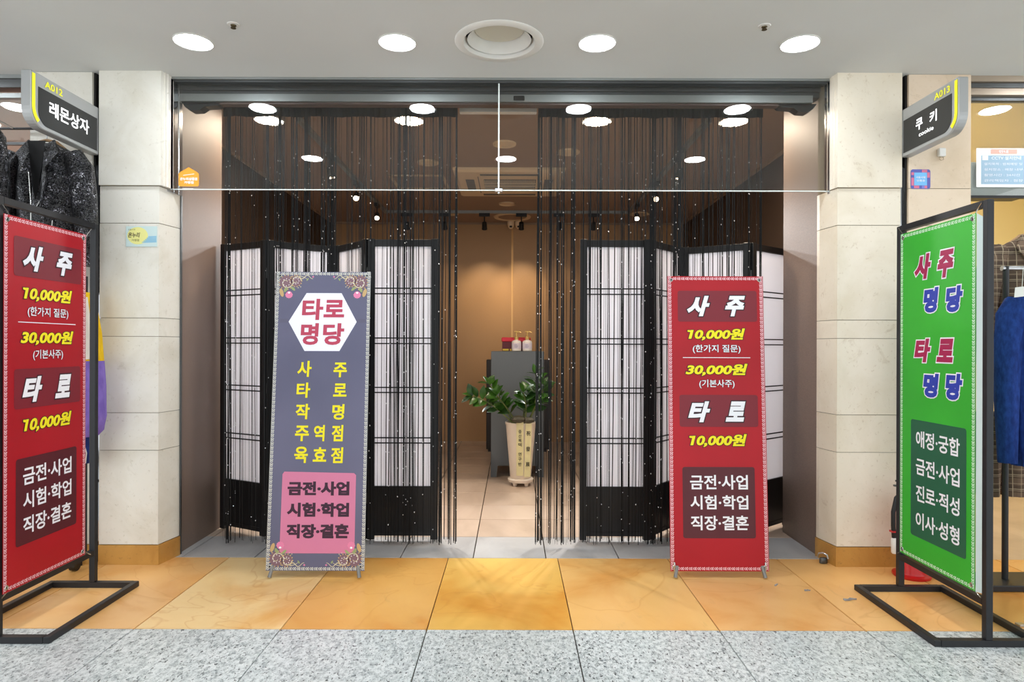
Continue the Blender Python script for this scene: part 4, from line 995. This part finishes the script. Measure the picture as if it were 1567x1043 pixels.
# ---------------------------------------------------------------- garments
def garment_mat(name, a, b, scale=30, rough=.85, bump=.3):
    m = mat(name, a, rough, spec=.25); t = NT(m); n1 = t.noise(t.coord((1, 1, .4), jitter=False), scale, 4)
    t.color(t.ramp(n1, [(.35, b), (.65, a)])); t.bump(n1, bump, .003); return m
def sequin(name):
    m = mat(name, (24, 24, 28), .3, .0, spec=.8); t = NT(m); c = t.coord(jitter=False)
    v = t.n('ShaderNodeTexVoronoi'); v.inputs['Scale'].default_value = 240; t.l(c, v.inputs['Vector'])
    sp = t.n('ShaderNodeSeparateColor'); t.l(v.outputs['Color'], sp.inputs[0])
    big = t.noise(c, 14, 2)
    mul = t.n('ShaderNodeMath', operation='MULTIPLY'); t.l(sp.outputs[0], mul.inputs[0]); t.l(big, mul.inputs[1])
    t.color(t.ramp(mul.outputs[0], [(.36, (14, 14, 17)), (.47, (48, 48, 56)), (.56, (150, 150, 160)), (.62, (240, 240, 245))]))  # pale stops paint the sparkle of the black sequins into the colour
    t.l(t.ramp(sp.outputs[1], [(.4, G(.0)), (.7, G(.9))]), t.b.inputs['Metallic'])
    t.bump(v.outputs['Distance'], .8, .004); return m
def plaid(name, base, c1, c2, sx=14):
    m = mat(name, base, .9, spec=.2); t = NT(m); tc = t.n('ShaderNodeTexCoord'); se = t.n('ShaderNodeSeparateXYZ'); t.l(tc.outputs['Object'], se.inputs[0]); col = lin(base)
    cur = None
    for axis, k, wdt, cc, ph in ((0, sx, .5, c1, .0), (2, sx, .5, c1, .3), (0, sx, .07, c2, .6), (2, sx, .07, c2, .1), (0, sx * 2, .08, c2, .2), (2, sx * 2, .08, c2, .4)):
        a = t.n('ShaderNodeMath', operation='MULTIPLY_ADD'); a.inputs[1].default_value = k; a.inputs[2].default_value = ph; t.l(se.outputs[axis], a.inputs[0])
        f = t.n('ShaderNodeMath', operation='FRACT'); t.l(a.outputs[0], f.inputs[0])
        l_ = t.n('ShaderNodeMath', operation='LESS_THAN'); l_.inputs[1].default_value = wdt; t.l(f.outputs[0], l_.inputs[0])
        h_ = t.n('ShaderNodeMath', operation='MULTIPLY'); h_.inputs[1].default_value = .5; t.l(l_.outputs[0], h_.inputs[0])
        cur = t.mix(h_.outputs[0], cur if cur is not None else col, lin(cc))
    t.color(cur); return m
def fold_loft(mb, rings, n=40, amp=.006, k=7, ph=0., mi=0):
    """rings: (centre, axis-a, axis-b, ra, rb, fold factor)"""
    out = []
    for (c_, a, b, ra, rb, ff) in rings:
        c_, a, b = Vector(c_), Vector(a).normalized(), Vector(b).normalized(); r_ = []
        for i in range(n):
            th = 2 * PI * i / n; f = 1 + ff * amp / max(ra, rb) * (math.cos(k * th + ph + c_.z * 9) + .5 * math.cos((k * 2 + 1) * th + 1.7 * ph + c_.z * 17))
            r_.append(tuple(c_ + a * (ra * f * math.cos(th)) + b * (rb * f * math.sin(th))))
        out.append(r_)
    mb.loft(out, mi)
def jacket(cx, cy, ztop, zbot, sw, m_, label, cat='jacket', yaw=0., sleeve=.52, trim=None, name='jacket', group=None, zips=True, collar=True, lining=None, flare=1.0):
    t_ = thing(name, label, cat, (cx, cy, ztop), group)
    R = Matrix.Translation((cx, cy, 0)) @ Matrix.Rotation(yaw, 4, 'Z'); hs = sw / 2
    body = MB(R); A, B = (1, 0, 0), (0, 1, 0)
    z = lambda q: ztop - (ztop - zbot) * q
    fold_loft(body, [((0, 0, z(-.0)), A, B, hs * .36, .035, 0), ((0, 0, z(.03)), A, B, hs * .62, .045, 0), ((0, 0, z(.075)), A, B, hs * .92, .055, .2), ((0, 0, z(.13)), A, B, hs * .97, .062, .4), ((0, 0, z(.35)), A, B, hs * .90, .07, .8),
                     ((0, 0, z(.65)), A, B, hs * .84 * flare, .072, 1), ((0, 0, z(.9)), A, B, hs * .86 * flare, .07, 1.2), ((0, 0, z(1)), A, B, hs * .84 * flare, .066, 1.2)], 48, .006, 6, cx)
    body.build('body', m_, t_, True)
    for s in (-1, 1):
        sl = MB(R); x0 = s * hs * .80; L = sleeve
        pts = [(x0, 0, z(.07)), (s * hs * 1.02, 0, z(.07) - .07), (s * hs * 1.16, -.01, z(.07) - .2), (s * hs * 1.24, -.015, z(.07) - .36), (s * hs * 1.24, -.02, z(.07) - L)]
        rr = [(.045, .05), (.062, .058), (.056, .052), (.05, .046), (.04, .038)]
        rings = []
        for k, p_ in enumerate(pts):
            d = (Vector(pts[min(k + 1, 4)]) - Vector(pts[max(k - 1, 0)])).normalized(); a = Vector((0, 1, 0)).cross(d).normalized()
            rings.append((p_, a, (0, 1, 0), rr[k][0], rr[k][1], .8))
        fold_loft(sl, rings, 28, .005, 4, s + cx); sl.build('sleeve', m_, t_, True)
    if collar:
        for s in (-1, 1):
            c_ = MB(R); zt = z(0) + .015
            P_ = [(s * .018, -.060, z(.22)), (s * hs * .16, -.052, z(.03)), (s * hs * .38, -.030, zt), (s * hs * .62, -.060, z(.08)), (s * hs * .34, -.085, z(.19)), (s * hs * .40, -.088, z(.25)), (s * .03, -.086, z(.5))]
            q = [(P_[i][0], P_[i][1] - .010, P_[i][2]) for i in range(7)]
            c_.loft([P_, q]); c_.build('lapel', m_, t_)
        li = MB(R); li.add([(-hs * .26, -.070, z(.0)), (hs * .26, -.070, z(.0)), (hs * .10, -.078, z(.3)), (0, -.080, z(.42)), (-hs * .10, -.078, z(.3))], [(0, 4, 3, 2, 1)]); li.build('lining', lining or M['black'], t_)
    if zips:
        zp = MB(R); zp.tube([(-.03, -.084, z(.22)), (-.015, -.088, z(.45)), (-.01, -.088, z(.98))], .0035, 6); zp.tube([(hs * .5, -.078, z(.55)), (hs * .42, -.082, z(.78))], .003, 6); zp.tube([(hs * .06, -.086, z(.46)), (hs * .22, -.088, z(.40)), (hs * .30, -.088, z(.28))], .003, 6)
        zp.build('zip', M['eyelet'], t_)
    hg = MB(R); hg.tube([(-hs * .7, 0, z(.06)), (-hs * .3, 0, z(.0) + .012), (0, 0, z(0) + .024), (hs * .3, 0, z(.0) + .012), (hs * .7, 0, z(.06))], .008, 8)
    hg.build('hanger', mat('hanger_wood', (176, 140, 100), .5), t_, True)
    hk = MB(R); hk.tube([(0, 0, z(0) + .02), (0, 0, z(0) + .055), (.015, 0, z(0) + .075), (.004, 0, z(0) + .09), (-.012, 0, z(0) + .08)], .0025, 6); hk.build('hanger_hook', M['steel'], t_, True)
    return t_
SQ = sequin('black_sequins')
jacket(-2.34, 3.30, 2.165, 1.45, .335, SQ, 'black sequin biker jacket hanging under the A012 sign', sleeve=.56)
jacket(-2.63, 3.08, 2.25, 1.5, .36, sequin('black_sequins_dark'), 'black sequin jacket at the left picture edge, behind its twin', sleeve=.5, zips=False)
# colour-block windbreaker sleeve
t_ = thing('windbreaker', 'yellow, white and purple windbreaker hanging between the left red banner and the pilaster', 'jacket', (-2.19, 3.36, 1.42))
YW = garment_mat('yellow_cloth', (240, 200, 40), (224, 180, 24)); WH = garment_mat('white_cloth', (236, 232, 220), (220, 214, 200)); PU = garment_mat('purple_cloth', (140, 116, 198), (120, 96, 180)); BL = garment_mat('navy_print_cloth', (40, 60, 130), (24, 34, 76))
A, B = (1, 0, 0), (0, 1, 0)
def seg(zs, m_, nm, amp=.005):
    mb = MB(); fold_loft(mb, [((x + .040, 3.36, z), A, B, ra, .06, 1) for x, z, ra in zs], 32, amp, 5, .4); return mb.build(nm, m_, t_, True)
seg([(-2.235, 1.43, .028), (-2.222, 1.36, .050), (-2.215, 1.22, .062), (-2.212, 1.08, .070)], YW, 'yoke')
seg([(-2.212, 1.08, .072), (-2.205, .95, .080), (-2.20, .80, .084), (-2.205, .73, .074), (-2.215, .695, .050)], PU, 'sleeve')
MB().tube([(-2.145, 3.298, 1.40), (-2.128, 3.293, 1.25), (-2.115, 3.29, 1.09)], [.012, .016, .018], 8).build('side_stripe', WH, t_, True)
seg([(-2.225, .70, .045), (-2.222, .62, .05), (-2.228, .56, .044)], BL, 'waistband')
MB().tube([(-2.150, 3.30, .70), (-2.145, 3.295, .60), (-2.155, 3.295, .52), (-2.165, 3.30, .50), (-2.160, 3.298, .56), (-2.140, 3.296, .64)], .003, 6).tube([(-2.160, 3.30, .70), (-2.130, 3.29, .62), (-2.135, 3.29, .57), (-2.155, 3.29, .585)], .0025, 6).build('drawstring', WH, t_, True)
# left rack
t_ = thing('clothes_rack', 'black wheeled clothes rack partly hidden behind the left red banner', 'clothes rack', (-2.5, 3.38, 0))
MB().tube([(-2.235, 3.44, .05), (-2.235, 3.44, 1.52)], .011, 10).build('post', M['black_metal'], t_, True)
MB().tube([(-3.3, 3.44, .05), (-3.3, 3.44, 1.52)], .011, 10).build('post', M['black_metal'], t_, True)
MB().tube([(-3.3, 3.44, 1.50), (-2.235, 3.44, 1.50)], .010, 10).build('top_rail', M['black_metal'], t_, True)
MB().tube([(-3.3, 3.44, .42), (-2.235, 3.44, .42)], .008, 10).build('lower_rail', M['black_metal'], t_, True)
MB().tube([(-2.235, 3.20, .06), (-2.235, 3.46, .06)], .010, 8).build('base_bar', M['black_metal'], t_, True)
MB().tube([(-2.262, 3.38, .028), (-2.232, 3.38, .028)], .027, 18).build('caster', M['black'], t_, True)
MB().tube([(-3.315, 3.38, .028), (-3.285, 3.38, .028)], .027, 18).build('caster', M['black'], t_, True)
# grid panel carrying the sequin jackets
t_ = thing('display_grid', 'tall black display grid holding the sequin jackets', 'display rack', (-2.6, 3.45, 0))
g_ = MB()
for x in (-2.27, -2.75, -3.2): g_.tube([(x, 3.462, 0), (x, 3.462, 2.32)], .008, 8)
for z in (2.30, 1.9): g_.tube([(-3.2, 3.462, z), (-2.27, 3.462, z)], .007, 8)
g_.build('frame', M['black_metal'], t_, True)
for x, z in ((-2.34, 2.245), (-2.63, 2.33)): MB().tube([(x, 3.462, min(z, 2.3)), (x, 3.28 if x > -2.5 else 3.06, z - .005)], .005, 6).build('hook_arm', M['steel'], t_)

# right garments
PLD = plaid('brown_plaid', (120, 100, 84), (66, 56, 50), (196, 178, 150))
jacket(2.70, 3.42, 1.73, .96, .40, PLD, 'brown plaid jacket hanging high behind the denim jacket on the right', sleeve=.60, zips=False)
DEN = garment_mat('blue_denim', (34, 66, 140), (22, 46, 108), 60)
dj = jacket(2.425, 3.02, 1.435, .62, .26, DEN, 'blue denim jacket with stitched seams behind the green banner', sleeve=.74, zips=False, lining=garment_mat('pale_lining', (196, 196, 206), (170, 170, 184)))
stc = mat('tan_stitching', (196, 176, 130), .7)
sm = MB(); sm.tube([(2.335, 2.94, 1.22), (2.40, 2.915, 1.20), (2.47, 2.91, 1.19)], .0012, 4).tube([(2.385, 2.917, 1.30), (2.38, 2.915, 1.20), (2.395, 2.915, .9), (2.40, 2.92, .66)], .0012, 4)
sm.build('stitching', stc, dj)
tg = MB(frame_mat((2.235, 2.925, 1.385), (1, 0, .12), (.1, 0, 1))).cbox(0, .055, 0, .045, 0, .0015, .0004); o_ = tg.build('price_tag', M['white'], dj); o_['label'] = 'white paper price tag'
MB().tube([(2.27, 2.925, 1.42), (2.285, 2.94, 1.47), (2.295, 2.95, 1.52)], .0012, 5).build('tag_string', M['white'], dj)
jacket(2.66, 3.205, 1.40, .87, .30, garment_mat('maroon_cloth', (96, 24, 42), (74, 16, 32)), 'maroon top hanging right of the blue denim jacket at the picture edge', 'top', sleeve=.5, zips=False, name='hanging_top', collar=False)
# plaid trousers and light denim shorts below
t_ = thing('trousers', 'brown plaid trousers hanging under the blue denim jacket', 'trousers', (2.46, 3.22, .75))
for x in (2.395, 2.52):
    mb = MB(); fold_loft(mb, [((x, 3.30, z), A, B, r_, .045, 1) for z, r_ in ((.80, .060), (.62, .058), (.50, .054), (.42, .052))], 28, .004, 5, x); mb.build('trouser_leg', PLD, t_, True)
MB().cbox(2.34, 2.58, 3.26, 3.34, .78, .84, .008).build('waistband', PLD, t_)
t_ = thing('denim_shorts', 'pale blue denim garment hanging at the right picture edge', 'shorts', (2.40, 2.86, .75))
LD = garment_mat('light_denim', (120, 150, 210), (96, 126, 190), 50)
mb = MB(); fold_loft(mb, [((2.47, 2.82, z), (1, 0, .35), B, r_, .045, 1) for z, r_ in ((.80, .07), (.72, .105), (.66, .10), (.63, .09))], 28, .004, 5, 1); mb.build('body', LD, t_, True)
# right rack
t_ = thing('clothes_rack', 'silver clothes rack with black base behind the green banner', 'clothes rack', (2.3, 3.1, 0))
MB().cbox(2.115, 2.145, 2.73, 2.76, 0, .01, .002).cbox(2.262, 2.292, 2.855, 2.885, .0, .72, .003).build('post', M['steel'], t_)
MB().tube([(2.42, 3.22, .03), (2.42, 3.22, 1.56)], .014, 12).build('post', M['black_metal'], t_, True)
MB().tube([(2.95, 3.22, .03), (2.95, 3.22, 1.56)], .014, 12).build('post', M['black_metal'], t_, True)
MB().tube([(2.40, 3.22, 1.55), (3.3, 3.22, 1.55)], .012, 12).build('top_rail', M['steel'], t_, True)
MB().cbox(2.27, 3.2, 3.12, 3.32, 0, .03, .004).build('base_plate', M['black_metal'], t_)
tag(MB().cbox(2.30, 2.80, 3.00, 3.06, 1.40, 1.56, .004).build('display_box', mat('pale_display_card', (206, 212, 214), .5)), 'pale grey card box at the right edge above the maroon top', 'box') if False else None
